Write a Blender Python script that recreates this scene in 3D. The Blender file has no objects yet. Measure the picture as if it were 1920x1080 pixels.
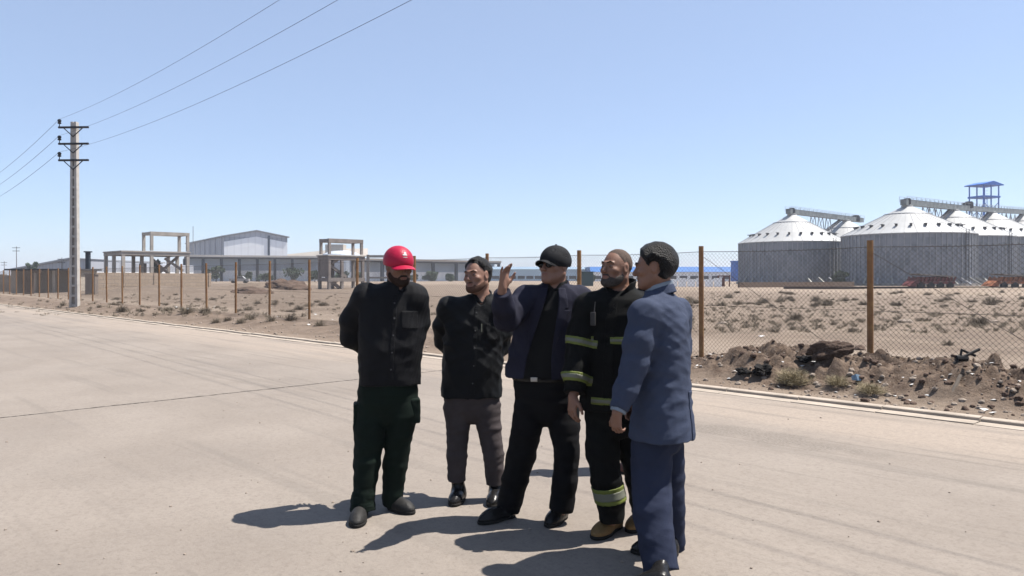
import bpy, bmesh, math, random
import numpy as np
from mathutils import Vector, Matrix
R = math.radians
random.seed(7); rng = np.random.default_rng(7)
scene = bpy.context.scene
# ------------------------------------------------------------ camera, sky, sun, exposure
FPX = 1387.0; CAMH = 1.575; HORY = 518.0
cam_d = bpy.data.cameras.new('camera'); cam = bpy.data.objects.new('camera', cam_d)
scene.collection.objects.link(cam); scene.camera = cam
cam.location = (0, 0, CAMH); cam.rotation_euler = (R(90), 0, 0)
cam_d.sensor_width = 36.0; cam_d.lens = 36.0 * FPX / 1920.0
cam_d.shift_y = -(540.0 - HORY) / 1920.0
cam_d.clip_start = 0.1; cam_d.clip_end = 9000
SUNV = Vector((0.51, 0.10, 1.0)).normalized()          # towards the sun
world = bpy.data.worlds.new('World'); scene.world = world; world.use_nodes = True
wn = world.node_tree; bg = wn.nodes['Background']
sky = wn.nodes.new('ShaderNodeTexSky'); sky.sky_type = 'NISHITA'; sky.sun_disc = False
sky.sun_elevation = math.asin(SUNV.z); sky.sun_rotation = math.atan2(SUNV.x, SUNV.y)
sky.altitude = 1000; sky.air_density = 0.85; sky.dust_density = 1.2; sky.ozone_density = 3.0
hz_mix = wn.nodes.new('ShaderNodeMix'); hz_mix.data_type = 'RGBA'; hz_mix.inputs[0].default_value = .43      # dusty air: the clear sky veiled by pale haze light
wn.links.new(sky.outputs[0], hz_mix.inputs[6]); hz_mix.inputs[7].default_value = (3.15, 3.80, 5.05, 1)
wn.links.new(hz_mix.outputs[2], bg.inputs[0]); bg.inputs[1].default_value = 0.085
sun_d = bpy.data.lights.new('sun', 'SUN'); sun = bpy.data.objects.new('sun', sun_d)
scene.collection.objects.link(sun); sun_d.energy = 5.0; sun_d.angle = R(0.5); sun_d.color = (1.0, 0.94, 0.87)
sun.rotation_euler = SUNV.to_track_quat('Z', 'Y').to_euler(); sun.location = (20, 0, 30)
scene.view_settings.view_transform = 'Standard'; scene.view_settings.look = 'None'
scene.view_settings.exposure = 1.15; scene.view_settings.gamma = 1.0
scene.cycles.max_bounces = 6; scene.cycles.diffuse_bounces = 3
scene.cycles.use_adaptive_sampling = True

# ------------------------------------------------------------ helpers
def P(px, py, Y):
    """real-world point at depth Y that the photograph shows at pixel (px, py)"""
    return Vector(((px - 960.0) / FPX * Y, Y, CAMH + (HORY - py) / FPX * Y))
def GY(py): return CAMH * FPX / (py - HORY)
def G(px, py):
    Y = GY(py); return Vector(((px - 960.0) / FPX * Y, Y, 0.0))
def link(o, parent=None):
    scene.collection.objects.link(o)
    if parent is not None: o.parent = parent
    return o
def tag(o, label=None, cat=None, group=None, kind=None):
    if label: o['label'] = label
    if cat: o['category'] = cat
    if group: o['group'] = group
    if kind: o['kind'] = kind
    return o
WM = {}
def thing(name, label, cat, loc=(0, 0, 0), rz=0.0, group=None):
    o = bpy.data.objects.new(name, None); o.empty_display_size = .2
    o.location = loc; o.rotation_euler = (0, 0, rz); link(o)
    WM[o.name] = Matrix.Translation(Vector(loc)) @ Matrix.Rotation(rz, 4, 'Z')
    return tag(o, label, cat, group)
def mesh_obj(name, verts, faces, m, parent=None, smooth=False, world=False):
    me = bpy.data.meshes.new(name); me.from_pydata([tuple(v) for v in verts], [], faces); me.update()
    o = bpy.data.objects.new(name, me); me.materials.append(m)
    if smooth: me.polygons.foreach_set('use_smooth', [True] * len(me.polygons))
    link(o, parent)
    if world and parent is not None: o.matrix_parent_inverse = WM[parent.name].inverted()
    return o
class MB:
    """collects shapes into one mesh"""
    def __init__(s): s.v = []; s.f = []
    def add(s, vs, fs):
        n = len(s.v); s.v += [tuple(v) for v in vs]; s.f += [tuple(i + n for i in f) for f in fs]; return s
    def box(s, c, size, rz=0.0, M=None):
        c = Vector(c); hx, hy, hz = size[0] / 2, size[1] / 2, size[2] / 2
        rot = Matrix.Rotation(rz, 3, 'Z') if M is None else M
        vs = [c + rot @ Vector((x * hx, y * hy, z * hz)) for z in (-1, 1) for y in (-1, 1) for x in (-1, 1)]
        return s.add(vs, [(0, 2, 3, 1), (4, 5, 7, 6), (0, 1, 5, 4), (2, 6, 7, 3), (0, 4, 6, 2), (1, 3, 7, 5)])
    def bar(s, a, b, w, h=None, up=(0, 0, 1)):
        a = Vector(a); b = Vector(b); h = w if h is None else h
        z = (b - a).normalized(); u = Vector(up)
        if abs(z.dot(u)) > .98: u = Vector((1, 0, 0))
        x = z.cross(u).normalized(); y = x.cross(z).normalized()
        vs = [p + x * (i * w / 2) + y * (j * h / 2) for p in (a, b) for (i, j) in ((-1, -1), (1, -1), (1, 1), (-1, 1))]
        return s.add(vs, [(0, 3, 2, 1), (4, 5, 6, 7), (0, 1, 5, 4), (1, 2, 6, 5), (2, 3, 7, 6), (3, 0, 4, 7)])
    def tube(s, pts, r, n=8, r2=None, cap=True):
        pts = [Vector(p) for p in pts]; N = len(pts); vs = []; fs = []
        for i, p in enumerate(pts):
            d = (pts[min(i + 1, N - 1)] - pts[max(i - 1, 0)]).normalized()
            u = Vector((0, 0, 1)) if abs(d.z) < .95 else Vector((1, 0, 0))
            x = d.cross(u).normalized(); y = d.cross(x).normalized()
            rr = r if r2 is None else r + (r2 - r) * i / max(1, N - 1)
            for k in range(n):
                a = 2 * math.pi * k / n; vs.append(p + x * math.cos(a) * rr + y * math.sin(a) * rr)
        for i in range(N - 1):
            for k in range(n):
                k2 = (k + 1) % n; fs.append((i * n + k, i * n + k2, (i + 1) * n + k2, (i + 1) * n + k))
        if cap: fs.append(tuple(range(n))[::-1]); fs.append(tuple((N - 1) * n + k for k in range(n)))
        return s.add(vs, fs)
    def lathe(s, prof, c=(0, 0, 0), n=24, cap=True):
        vs = []; fs = []
        for (r, z) in prof:
            for k in range(n):
                a = 2 * math.pi * k / n; vs.append((c[0] + r * math.cos(a), c[1] + r * math.sin(a), c[2] + z))
        for i in range(len(prof) - 1):
            for k in range(n):
                k2 = (k + 1) % n; fs.append((i * n + k, i * n + k2, (i + 1) * n + k2, (i + 1) * n + k))
        if cap: fs.append(tuple(range(n))[::-1]); fs.append(tuple((len(prof) - 1) * n + k for k in range(n)))
        return s.add(vs, fs)
    def prism(s, poly, d):
        """closed polygon of 3-D points extruded by vector d"""
        n = len(poly); d = Vector(d); vs = [Vector(p) for p in poly] + [Vector(p) + d for p in poly]
        return s.add(vs, [tuple(range(n))[::-1], tuple(range(n, 2 * n))] + [(i, (i + 1) % n, n + (i + 1) % n, n + i) for i in range(n)])
    def build(s, name, m, parent=None, smooth=False, world=False):
        o = mesh_obj(name, s.v, s.f, m, parent, smooth, world)
        bm = bmesh.new(); bm.from_mesh(o.data); bmesh.ops.recalc_face_normals(bm, faces=bm.faces); bm.to_mesh(o.data); bm.free()
        return o
def copy_tree(o, parent=None):
    c = o.copy(); scene.collection.objects.link(c)
    if parent is not None: c.parent = parent
    for ch in list(o.children): copy_tree(ch, c)
    return c

# ------------------------------------------------------------ numpy value noise
_perm = rng.random((256, 256)).astype(np.float64)
def vnoise(x, y):
    xi = np.floor(x).astype(int); yi = np.floor(y).astype(int); fx = x - xi; fy = y - yi
    fx = fx * fx * (3 - 2 * fx); fy = fy * fy * (3 - 2 * fy)
    a = _perm[xi % 256, yi % 256]; b = _perm[(xi + 1) % 256, yi % 256]
    c = _perm[xi % 256, (yi + 1) % 256]; d = _perm[(xi + 1) % 256, (yi + 1) % 256]
    return (a + (b - a) * fx) * (1 - fy) + (c + (d - c) * fx) * fy
def fbm(x, y, o=4, g=.5):
    t = 0; a = 1; n = 0
    for i in range(o):
        t = t + a * vnoise(x * 2 ** i + 17.3 * i, y * 2 ** i + 5.1 * i); n += a; a *= g
    return t / n - .5

# ------------------------------------------------------------ materials
ALB = .44     # dusty real-world reflectances under a strong noon sun
def newmat(name):
    m = bpy.data.materials.new(name); m.use_nodes = True
    return m, m.node_tree.nodes, m.node_tree.links, m.node_tree.nodes['Principled BSDF']
def mat(name, col, rough=.7, metal=0.0, var=.12, scale=6.0, bump=0.0, bscale=40.0, spec=.2, col2=None, coord='Object', sheen=0.0, detail=4.0):
    """procedural paint/cloth/concrete: base colour broken by noise, optional bump"""
    m, N, L, b = newmat(name)
    tc = N.new('ShaderNodeTexCoord'); nz = N.new('ShaderNodeTexNoise'); nz.inputs['Scale'].default_value = scale
    nz.inputs['Detail'].default_value = detail; nz.inputs['Roughness'].default_value = .6
    L.new(tc.outputs[coord], nz.inputs['Vector'])
    mx = N.new('ShaderNodeMix'); mx.data_type = 'RGBA'
    col = [c * ALB for c in col]; col2 = None if col2 is None else [c * ALB for c in col2]
    c1 = [c * (1 - var) for c in col]; c2 = [min(1, c * (1 + var)) for c in col] if col2 is None else col2
    mx.inputs[6].default_value = (*c1, 1); mx.inputs[7].default_value = (*c2, 1)
    rp = N.new('ShaderNodeMapRange'); rp.inputs[1].default_value = .3; rp.inputs[2].default_value = .7
    L.new(nz.outputs['Fac'], rp.inputs[0]); L.new(rp.outputs[0], mx.inputs[0]); L.new(mx.outputs[2], b.inputs['Base Color'])
    b.inputs['Roughness'].default_value = rough; b.inputs['Metallic'].default_value = metal
    b.inputs['Specular IOR Level'].default_value = spec
    if sheen: b.inputs['Sheen Weight'].default_value = sheen; b.inputs['Sheen Roughness'].default_value = .5
    if bump:
        n2 = N.new('ShaderNodeTexNoise'); n2.inputs['Scale'].default_value = bscale; n2.inputs['Detail'].default_value = 5
        L.new(tc.outputs[coord], n2.inputs['Vector'])
        bp = N.new('ShaderNodeBump'); bp.inputs['Strength'].default_value = bump; bp.inputs['Distance'].default_value = .02
        L.new(n2.outputs['Fac'], bp.inputs['Height']); L.new(bp.outputs[0], b.inputs['Normal'])
    return m
# ------------------------------------------------------------ ground, road, kerb
KU = np.array([.7134, -.7007]); KV = np.array([.7007, .7134]); KD = 9.16   # along kerb (to the right/near), across kerb, kerb offset
FU = np.array([-.6813, .7319]); FV = np.array([.7319, .6813]); FD = 11.63  # fence direction (away), normal, offset
def terrain(x, y):
    u = x * KU[0] + y * KU[1]; s = x * KV[0] + y * KV[1] - KD
    h = np.where(s < .3, -.06, 0.0)
    k = np.clip((s - .3) / .8, 0, 1)
    base = .02 + .05 * fbm(x * .9, y * .9, 5) + .25 * fbm(x * .07, y * .07, 3) * np.clip((s - 6) / 20, 0, 1)
    # spoil mound along the fence on the right
    def sm(a, b, t): t = np.clip((t - a) / (b - a), 0, 1); return t * t * (3 - 2 * t)
    up = sm(-6.9, -5.4, u) * .29 + .10 * sm(-9.5, -7.4, u) - .10 * sm(-2.8, -1.2, u)
    prof = sm(.75, 1.75, s + .5 * fbm(u * 1.3, s, 2)) * (1 - sm(2.5, 3.6, s + .5 * fbm(u * 1.1 + 9, s, 2)))
    lumps = np.abs(fbm(x * 2.6, y * 2.6, 4, .6)) * 2.2 + .55 * fbm(x * 7, y * 7, 3)
    mound = up * prof * (.70 + .78 * lumps) + prof * up * .55 * fbm(x * 11, y * 11, 4, .6)
    # low ridge under the left part of the fence
    left = (1 - sm(-11, -8.5, u)) * sm(1.0, 2.2, s) * (1 - sm(3.4, 5.5, s)) * (.10 + .35 * np.abs(fbm(x * 1.1, y * 1.1, 4)))
    h = h + k * (base + mound + left)
    # distant heaps
    for (cx, cy, r, a) in ((-27, 78, 4.5, 1.1), (-31.5, 66, 6.5, .8), (-14.5, 90, 3, 1.0), (-9, 100, 12, .5), (60, 88, 9, .2)):
        h = h + a * np.exp(-(((x - cx) ** 2 + (y - cy) ** 2) / r ** 2)) * (.8 + .6 * fbm(x * .5, y * .5, 3))
    return h
def hz(x, y): return float(terrain(np.array([x], float), np.array([y], float))[0])

def spaced(a, b, fine, lo, hi, g=1.09):
    mid = list(np.arange(a, b, fine)); out = []; d = fine; x = a
    while x > lo: d *= g; x -= d; out.append(x)
    out2 = []; d = fine; x = mid[-1]
    while x < hi: d *= g; x += d; out2.append(x)
    return np.array(out[::-1] + mid + out2)
us = spaced(-12.5, 1.2, .05, -3500, 1500, 1.035); ss = spaced(.3, 4.0, .045, -600, 3500, 1.045)
ss = np.sort(np.append(ss, [.27]))
UU, SS = np.meshgrid(us, ss, indexing='ij')
XX = UU * KU[0] + (SS + KD) * KV[0]; YY = UU * KU[1] + (SS + KD) * KV[1]
ZZ = terrain(XX, YY); ZZ = np.where(SS < .31, -.05, ZZ)
nu, nv = XX.shape
idx = np.arange(nu * nv).reshape(nu, nv)
me = bpy.data.meshes.new('ground')
vv = np.stack([XX, YY, ZZ], -1).reshape(-1, 3)
ff = np.stack([idx[:-1, :-1], idx[1:, :-1], idx[1:, 1:], idx[:-1, 1:]], -1).reshape(-1, 4)
def fast_mesh(me, vv, ff):
    me.vertices.add(len(vv)); me.vertices.foreach_set('co', vv.astype(np.float32).ravel())
    k = ff.shape[1]; me.loops.add(len(ff) * k); me.loops.foreach_set('vertex_index', ff.astype(np.int32).ravel())
    me.polygons.add(len(ff)); me.polygons.foreach_set('loop_start', np.arange(0, len(ff) * k, k, dtype=np.int32))
    me.polygons.foreach_set('use_smooth', np.ones(len(ff), bool))
    me.update(calc_edges=True); me.validate()
fast_mesh(me, vv, ff)
ground = link(bpy.data.objects.new('ground', me)); tag(ground, kind='structure')

def ground_material():
    m, N, L, b = newmat('dry_soil')
    geo = N.new('ShaderNodeNewGeometry')
    def gain(c, g):
        n = N.new('ShaderNodeVectorMath'); n.operation = 'SCALE'; n.inputs['Scale'].default_value = g; L.new(c, n.inputs[0]); return n.outputs[0]
    def noise(sc, det=5, rough=.6, vec=None):
        n = N.new('ShaderNodeTexNoise'); n.inputs['Scale'].default_value = sc; n.inputs['Detail'].default_value = det
        n.inputs['Roughness'].default_value = rough; L.new(vec or geo.outputs['Position'], n.inputs['Vector']); return n.outputs['Fac']
    def mr(v, a, b_, c=0., d=1.):
        n = N.new('ShaderNodeMapRange'); n.interpolation_type = 'SMOOTHSTEP'
        for i, q in enumerate((a, b_, c, d)): n.inputs[i + 1].default_value = q
        L.new(v, n.inputs[0]); return n.outputs[0]
    def mix(f, a, b_):
        n = N.new('ShaderNodeMix'); n.data_type = 'RGBA'
        L.new(f, n.inputs[0])
        for i, c in ((6, a), (7, b_)):
            if isinstance(c, tuple): n.inputs[i].default_value = (*[q * ALB for q in c], 1)
            else: L.new(c, n.inputs[i])
        return n.outputs[2]
    def math_(op, a, b_=None):
        n = N.new('ShaderNodeMath'); n.operation = op
        for i, c in enumerate((a, b_)):
            if c is None: continue
            if isinstance(c, (int, float)): n.inputs[i].default_value = c
            else: L.new(c, n.inputs[i])
        return n.outputs[0]
    dot = N.new('ShaderNodeVectorMath'); dot.operation = 'DOT_PRODUCT'; L.new(geo.outputs['Position'], dot.inputs[0]); dot.inputs[1].default_value = (KV[0], KV[1], 0)
    s = math_('SUBTRACT', dot.outputs['Value'], KD)
    dotu = N.new('ShaderNodeVectorMath'); dotu.operation = 'DOT_PRODUCT'; L.new(geo.outputs['Position'], dotu.inputs[0]); dotu.inputs[1].default_value = (KU[0], KU[1], 0)
    u = dotu.outputs['Value']
    sw = math_('ADD', s, math_('MULTIPLY', math_('SUBTRACT', noise(.7, 3), .5), 1.6))
    col = mix(mr(noise(.35, 6), .35, .65), (.27, .205, .155), (.36, .285, .22))
    # spoil on the mound: darker brown clods
    inm = math_('MULTIPLY', mr(sw, .7, 1.3), mr(sw, 3.9, 2.9)); inm = math_('MULTIPLY', inm, mr(u, -8.6, -6.8))
    spoil = mix(mr(noise(5, 8, .7), .38, .62), (.130, .090, .066), (.27, .20, .15))
    col = mix(inm, col, spoil)
    # verge on the left is darker, gravelly
    vl = math_('MULTIPLY', math_('MULTIPLY', mr(sw, .6, 1.2), mr(sw, 6.5, 4.0)), mr(u, -7.0, -9.5))
    col = mix(math_('MULTIPLY', vl, .6), col, mix(mr(noise(2.2, 6, .7), .4, .6), (.17, .125, .095), (.30, .23, .18)))
    # field with scrub-darkened soil, pale tracks between
    fld = math_('MULTIPLY', mr(sw, 6.5, 9), mr(sw, 62, 45))
    col = mix(math_('MULTIPLY', fld, mr(noise(.9, 6, .75), .42, .62)), col, (.245, .19, .145))
    trk = math_('MULTIPLY', mr(s, 3.6, 4.2), mr(s, 8.5, 6.5)); trk = math_('MULTIPLY', trk, mr(noise(.5, 4), .35, .5))
    col = mix(trk, col, (.40, .32, .25))
    far = mr(sw, 55, 66); col = mix(far, col, mix(mr(noise(.08, 5), .4, .6), (.37, .29, .215), (.42, .335, .26)))
    # fine grit
    col = mix(math_('MULTIPLY', mr(noise(38, 3, .8), .52, .72), .55), col, (.12, .09, .07))
    col = mix(math_('MULTIPLY', mr(noise(27, 3, .8), .60, .74), .6), col, (.52, .45, .38))
    col = gain(col, 1.18); L.new(col, b.inputs['Base Color']); b.inputs['Roughness'].default_value = .95; b.inputs['Specular IOR Level'].default_value = .15
    bp = N.new('ShaderNodeBump'); bp.inputs['Strength'].default_value = .9; bp.inputs['Distance'].default_value = .05
    hgt = math_('ADD', noise(9, 6, .7), math_('MULTIPLY', noise(45, 4, .7), .4)); L.new(hgt, bp.inputs['Height']); L.new(bp.outputs[0], b.inputs['Normal'])
    return m
me.materials.append(ground_material())

def road_material():
    m, N, L, b = newmat('dusty_road')
    geo = N.new('ShaderNodeNewGeometry')
    def gain(c, g):
        n = N.new('ShaderNodeVectorMath'); n.operation = 'SCALE'; n.inputs['Scale'].default_value = g; L.new(c, n.inputs[0]); return n.outputs[0]
    mp = N.new('ShaderNodeMapping'); mp.vector_type = 'TEXTURE'; L.new(geo.outputs['Position'], mp.inputs[0])
    mp.inputs['Rotation'].default_value = (0, 0, math.atan2(KU[1], KU[0]))
    uv = mp.outputs[0]                                   # x along the road, y across it
    st = N.new('ShaderNodeMapping'); L.new(uv, st.inputs[0]); st.inputs['Scale'].default_value = (.05, 1.0, 1.0)
    def noise(sc, det=5, rough=.6, vec=None, dist=0.):
        n = N.new('ShaderNodeTexNoise'); n.inputs['Scale'].default_value = sc; n.inputs['Detail'].default_value = det
        n.inputs['Roughness'].default_value = rough; n.inputs['Distortion'].default_value = dist
        L.new(vec or uv, n.inputs['Vector']); return n.outputs['Fac']
    def mr(v, a, b_, c=0., d=1.):
        n = N.new('ShaderNodeMapRange'); n.interpolation_type = 'SMOOTHSTEP'
        for i, q in enumerate((a, b_, c, d)): n.inputs[i + 1].default_value = q
        L.new(v, n.inputs[0]); return n.outputs[0]
    def mix(f, a, b_):
        n = N.new('ShaderNodeMix'); n.data_type = 'RGBA'; L.new(f, n.inputs[0])
        for i, c in ((6, a), (7, b_)):
            if isinstance(c, tuple): n.inputs[i].default_value = (*[q * ALB for q in c], 1)
            else: L.new(c, n.inputs[i])
        return n.outputs[2]
    def mth(op, a, b_=None):
        n = N.new('ShaderNodeMath'); n.operation = op
        for i, c in enumerate((a, b_)):
            if c is None: continue
            if isinstance(c, (int, float)): n.inputs[i].default_value = c
            else: L.new(c, n.inputs[i])
        return n.outputs[0]
    sep = N.new('ShaderNodeSeparateXYZ'); L.new(uv, sep.inputs[0]); yv = sep.outputs['Y']; xv = sep.outputs['X']
    col = mix(mr(noise(.6, 5), .3, .7), (.348, .300, .255), (.415, .362, .310))
    # sand blown to the kerb side
    yy = mth('ADD', yv, mth('MULTIPLY', mth('SUBTRACT', noise(.8, 5, .6, st.outputs[0]), .5), 3.0))
    sand = mth('MULTIPLY', mr(yy, 6.2, 8.6), mr(noise(1.6, 5, .6, st.outputs[0]), .28, .52))
    col = mix(mth('MULTIPLY', sand, .85), col, (.515, .43, .35))
    # wheel tracks and darker worn streaks running along the road
    str_ = noise(2.4, 4, .7, st.outputs[0]); col = mix(mth('MULTIPLY', mr(str_, .54, .66), .28), col, (.23, .205, .18))
    str2 = noise(6.5, 3, .6, st.outputs[0]); col = mix(mth('MULTIPLY', mth('MULTIPLY', mr(str2, .56, .66), mr(yv, 3.5, 6.5)), .35), col, (.20, .175, .15))
    # coarse worn patch near the kerb at the right
    pd = N.new('ShaderNodeVectorMath'); pd.operation = 'DISTANCE'
    pm = N.new('ShaderNodeMapping'); L.new(uv, pm.inputs[0]); pm.inputs['Scale'].default_value = (.42, 1.6, 0)
    pc = G(1430, 818); L.new(pm.outputs[0], pd.inputs[0])
    pu = pc.x * KU[0] + pc.y * KU[1]; pv = pc.x * -KU[1] + pc.y * KU[0]
    pd.inputs[1].default_value = (pu * .42, pv * 1.6, 0)
    pdn = mth('ADD', pd.outputs['Value'], mth('MULTIPLY', noise(3, 5), .9))
    col = mix(mth('MULTIPLY', mr(pdn, 1.05, .70), .55), col, mix(mr(noise(40, 3), .4, .6), (.15, .13, .11), (.33, .29, .25)))
    col = mix(mth('MULTIPLY', mr(noise(24, 4, .8), .45, .70), .40), col, (.19, .16, .135))
    col = mix(mth('MULTIPLY', mr(noise(9, 5, .75), .42, .68), .20), col, (.24, .195, .165))
    # large soft blotches and aggregate
    col = mix(mth('MULTIPLY', mr(noise(.25, 4), .5, .7), .25), col, (.27, .24, .215))
    col = mix(mth('MULTIPLY', mr(noise(70, 3, .8), .50, .72), .42), col, (.16, .14, .12))
    col = mix(mth('MULTIPLY', mr(noise(95, 2, .8), .58, .74), .4), col, (.56, .51, .45))
    col = mix(mth('MULTIPLY', mr(noise(7, 3, .6), .72, .76), .8), col, (.12, .10, .09))
    col = gain(col, 1.12); L.new(col, b.inputs['Base Color']); b.inputs['Roughness'].default_value = .9; b.inputs['Specular IOR Level'].default_value = .25
    bp = N.new('ShaderNodeBump'); bp.inputs['Strength'].default_value = .35; bp.inputs['Distance'].default_value = .008
    L.new(noise(85, 4, .8), bp.inputs['Height']); L.new(bp.outputs[0], b.inputs['Normal'])
    return m
def strip(s0, s1, z0, u0=-1500, u1=200, n=1):
    us_ = np.linspace(u0, u1, n + 1); v = []; f = []
    for i, u in enumerate(us_):
        for s in (s0, s1):
            v.append((u * KU[0] + (s + KD) * KV[0], u * KU[1] + (s + KD) * KV[1], z0))
    for i in range(n): f.append((2 * i, 2 * i + 2, 2 * i + 3, 2 * i + 1))
    return v, f
v, f = strip(-45, 0.0, 0.0); road = mesh_obj('road', v, f, road_material()); tag(road, kind='structure')
# the joint that crosses the road: an irregular dark tar crack a few mm proud
def crack(name, p0, p1, w, amp, seed, n=220):
    r = random.Random(seed); d = (p1 - p0); L_ = d.length; d.normalize(); nrm = Vector((-d.y, d.x, 0)); v = []; f = []; off = 0
    for i in range(n + 1):
        off = off * .86 + r.uniform(-1, 1) * amp; c = p0 + d * (L_ * i / n) + nrm * off; ww = w * r.uniform(.35, 1.25)
        v += [c + nrm * ww / 2 + Vector((0, 0, .004)), c - nrm * ww / 2 + Vector((0, 0, .004))]
        if i: f.append((2 * i - 2, 2 * i - 1, 2 * i + 1, 2 * i))
    o = mesh_obj(name, v, f, MAT_TAR); tag(o, kind='structure'); return o
MAT_TAR = mat('tar_joint', (.075, .066, .058), .95, var=.4, scale=30)
crack('road_joint', G(-260, 812), G(1000, 676), .026, .006, 3, 420)
# kerb: a low precast edge with a shallow gutter strip in front of it
MAT_KERB = mat('kerb_concrete', (.64, .55, .455), .9, var=.18, scale=3.0, bump=.4, bscale=30, coord='Object')
def profile_strip(name, prof, mtl, u0=-400, u1=30, seg=1.0):
    nseg = int((u1 - u0) / seg); v = []; f = []; k = len(prof); r = random.Random(5)
    for i in range(nseg):
        for e, uu in enumerate((u0 + i * seg + .006, u0 + (i + 1) * seg - .006)):
            if e == 0: dz = r.uniform(-.006, .006); ds = r.uniform(-.008, .008)
            for (s, z) in prof: v.append((uu * KU[0] + (s + ds + KD) * KV[0], uu * KU[1] + (s + ds + KD) * KV[1], z + dz))
        b0 = i * 2 * k
        for j in range(k - 1): f.append((b0 + j, b0 + k + j, b0 + k + j + 1, b0 + j + 1))
        f.append(tuple(b0 + j for j in range(k))); f.append(tuple(b0 + k + j for j in range(k))[::-1])
    o = mesh_obj(name, v, f, mtl); tag(o, kind='structure'); return o
profile_strip('gutter', [(-.13, .0), (-.13, .010), (.104, .006), (.104, -.05)], MAT_KERB)
profile_strip('kerb', [(.118, -.05), (.118, .034), (.13, .042), (.25, .042), (.265, .034), (.265, -.05)], MAT_KERB)
# ------------------------------------------------------------ fence
MAT_RUST = mat('rusty_post_paint', (.66, .38, .16), .8, var=.1, scale=7, col2=(.38, .18, .085), bump=.3, bscale=60)
MAT_WIRE = mat('galvanised_wire', (.22, .19, .17), .55, metal=.6, var=.2, scale=5)
def fpt(t): # t metres along the fence from post i=0
    b = P(1632, HORY + .0992 * 1963, GY(HORY + .0992 * 1963)); return Vector((b.x + FU[0] * t, b.y + FU[1] * t, 0))
SP = 2.95; FH = 2.12
fence = thing('chain_link_fence', 'rust brown posts carrying chain link mesh beside the road', 'fence', fpt(0))
def nz_(p): return hz(p.x, p.y)
for i in range(-3, 31):
    p = fpt(i * SP); g = nz_(p) if i > 0 else 0.0
    lean = Vector((random.uniform(-.02, .02), random.uniform(-.02, .02), 0)) * (1 if i > 3 else .3)
    mb = MB(); r = .041 if i > 2 else .045
    mb.tube([p + Vector((0, 0, -.15)), p + Vector((0, 0, 1.0)) + lean / 2, p + Vector((0, 0, FH)) + lean], r, 12)
    mb.build('fence_post', MAT_RUST, fence, smooth=False, world=True)
    # chain-link panel to the next post
    q = fpt((i + 1) * SP); d = (q - p).normalized(); zb, zt = .06, 2.02
    mb = MB(); cell = .075 if i < 8 else .11; H = zt - zb; r = .0021 if i < 6 else .0024; n0 = int((SP + H) / cell)
    for k in range(n0 + 1):
        for sgn in (1, -1):
            # diagonal line x = c + sgn*z
            c = k * cell - (H if sgn > 0 else 0)
            x0, z0, x1, z1 = c, 0.0, c + sgn * H, H
            # clip in x to [0,SP]
            if x1 == x0: continue
            ts = sorted(((0 - x0) / (x1 - x0), (SP - x0) / (x1 - x0))); t0 = max(0, ts[0]); t1 = min(1, ts[1])
            if t1 - t0 < .01: continue
            a = p + d * (x0 + (x1 - x0) * t0) + Vector((0, 0, zb + H * t0)); b = p + d * (x0 + (x1 - x0) * t1) + Vector((0, 0, zb + H * t1))
            off = Vector((FV[0], FV[1], 0)) * (.003 * sgn)
            mb.tube([a + off, b + off], r, 3, cap=False)
    for zz in ((zt, .0028), (1.05, .002), (zb, .002)): 
        sagp = [p + d * (SP * t) + Vector((0, 0, zz[0] - (.025 * math.sin(math.pi * t) if zz[0] > 2 else 0))) for t in (0, .2, .4, .6, .8, 1)]
        mb.tube(sagp, zz[1] * 1.6, 4, cap=False)
    mb.build('mesh_panel', MAT_WIRE, fence, world=True)
    if i in (-2, -1, 0, 1):
        a = fpt(i * SP) + Vector((0, 0, 1.95)); b = fpt((i - 1) * SP) + Vector((0, 0, .1))
        MB().tube([a, b], .0042, 5).build('brace_wire', MAT_WIRE, fence, world=True)

# ------------------------------------------------------------ power pole, line wires
MAT_POLE = mat('weathered_pole_concrete', (.74, .70, .65), .9, var=.15, scale=4, bump=.3, bscale=25)
MAT_WEB = mat('shaded_recess_concrete', (.60, .53, .47), .95, var=.2, scale=5)  # browner copy of the pole concrete, the recess shade put into its colour
MAT_STEEL = mat('dark_galvanised_steel', (.075, .075, .085), .6, metal=.5, var=.2)
MAT_PORC = mat('dark_porcelain', (.02, .022, .03), .25, var=.2)
def power_pole(pos, H, rz, label, group=None, small=False):
    pole = thing('power_pole', label, 'power pole', pos, rz, group)
    mb = MB(); w0, w1 = .40, .24
    for s in (-1, 1):
        a = Vector((s * (w0 / 2 - .045), 0, -.2)); b = Vector((s * (w1 / 2 - .04), 0, H)); mb.bar(a, b, .118, .22, up=(0, 1, 0))
    n = 1 if small else 15
    for k in range(n + 1):
        z = .15 + (H - 1.9) * k / n; w = w0 + (w1 - w0) * z / H; mb.box((0, 0, z), (w - .12, .20, .11))
    mb.box((0, 0, H - .85), (w1 - .09, .20, 1.6)); mb.build('shaft', MAT_POLE, pole)
    MB().bar((0, .0, 0), (0, .0, H - 1.6), w1, .03, up=(0, 1, 0)).build('recessed_web', MAT_WEB, pole)
    for k in range(3):
        z = H - .28 - .80 * k
        arm = MB().box((0.03, -.13, z), (1.5, .09, .09)); arm.build('crossarm', MAT_STEEL, pole)
        MB().bar((-.48, -.13, z - .02), (0, -.12, z - .45), .035).bar((.5, -.13, z - .02), (0, -.12, z - .45), .035).build('arm_brace', MAT_STEEL, pole)
        MB().lathe([(.02, 0), (.02, .12), (.07, .13), (.09, .18), (.055, .22), (.085, .25), (.085, .32), (.04, .36)], (-.68, -.13, z + .045), 10).build('insulator', MAT_PORC, pole)
    return pole
PB = G(140, 578.5)
power_pole((PB.x, PB.y, 0), 9.1, R(-3), 'tall concrete power pole with ladder shaped recesses and three crossarms by the road')
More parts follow.
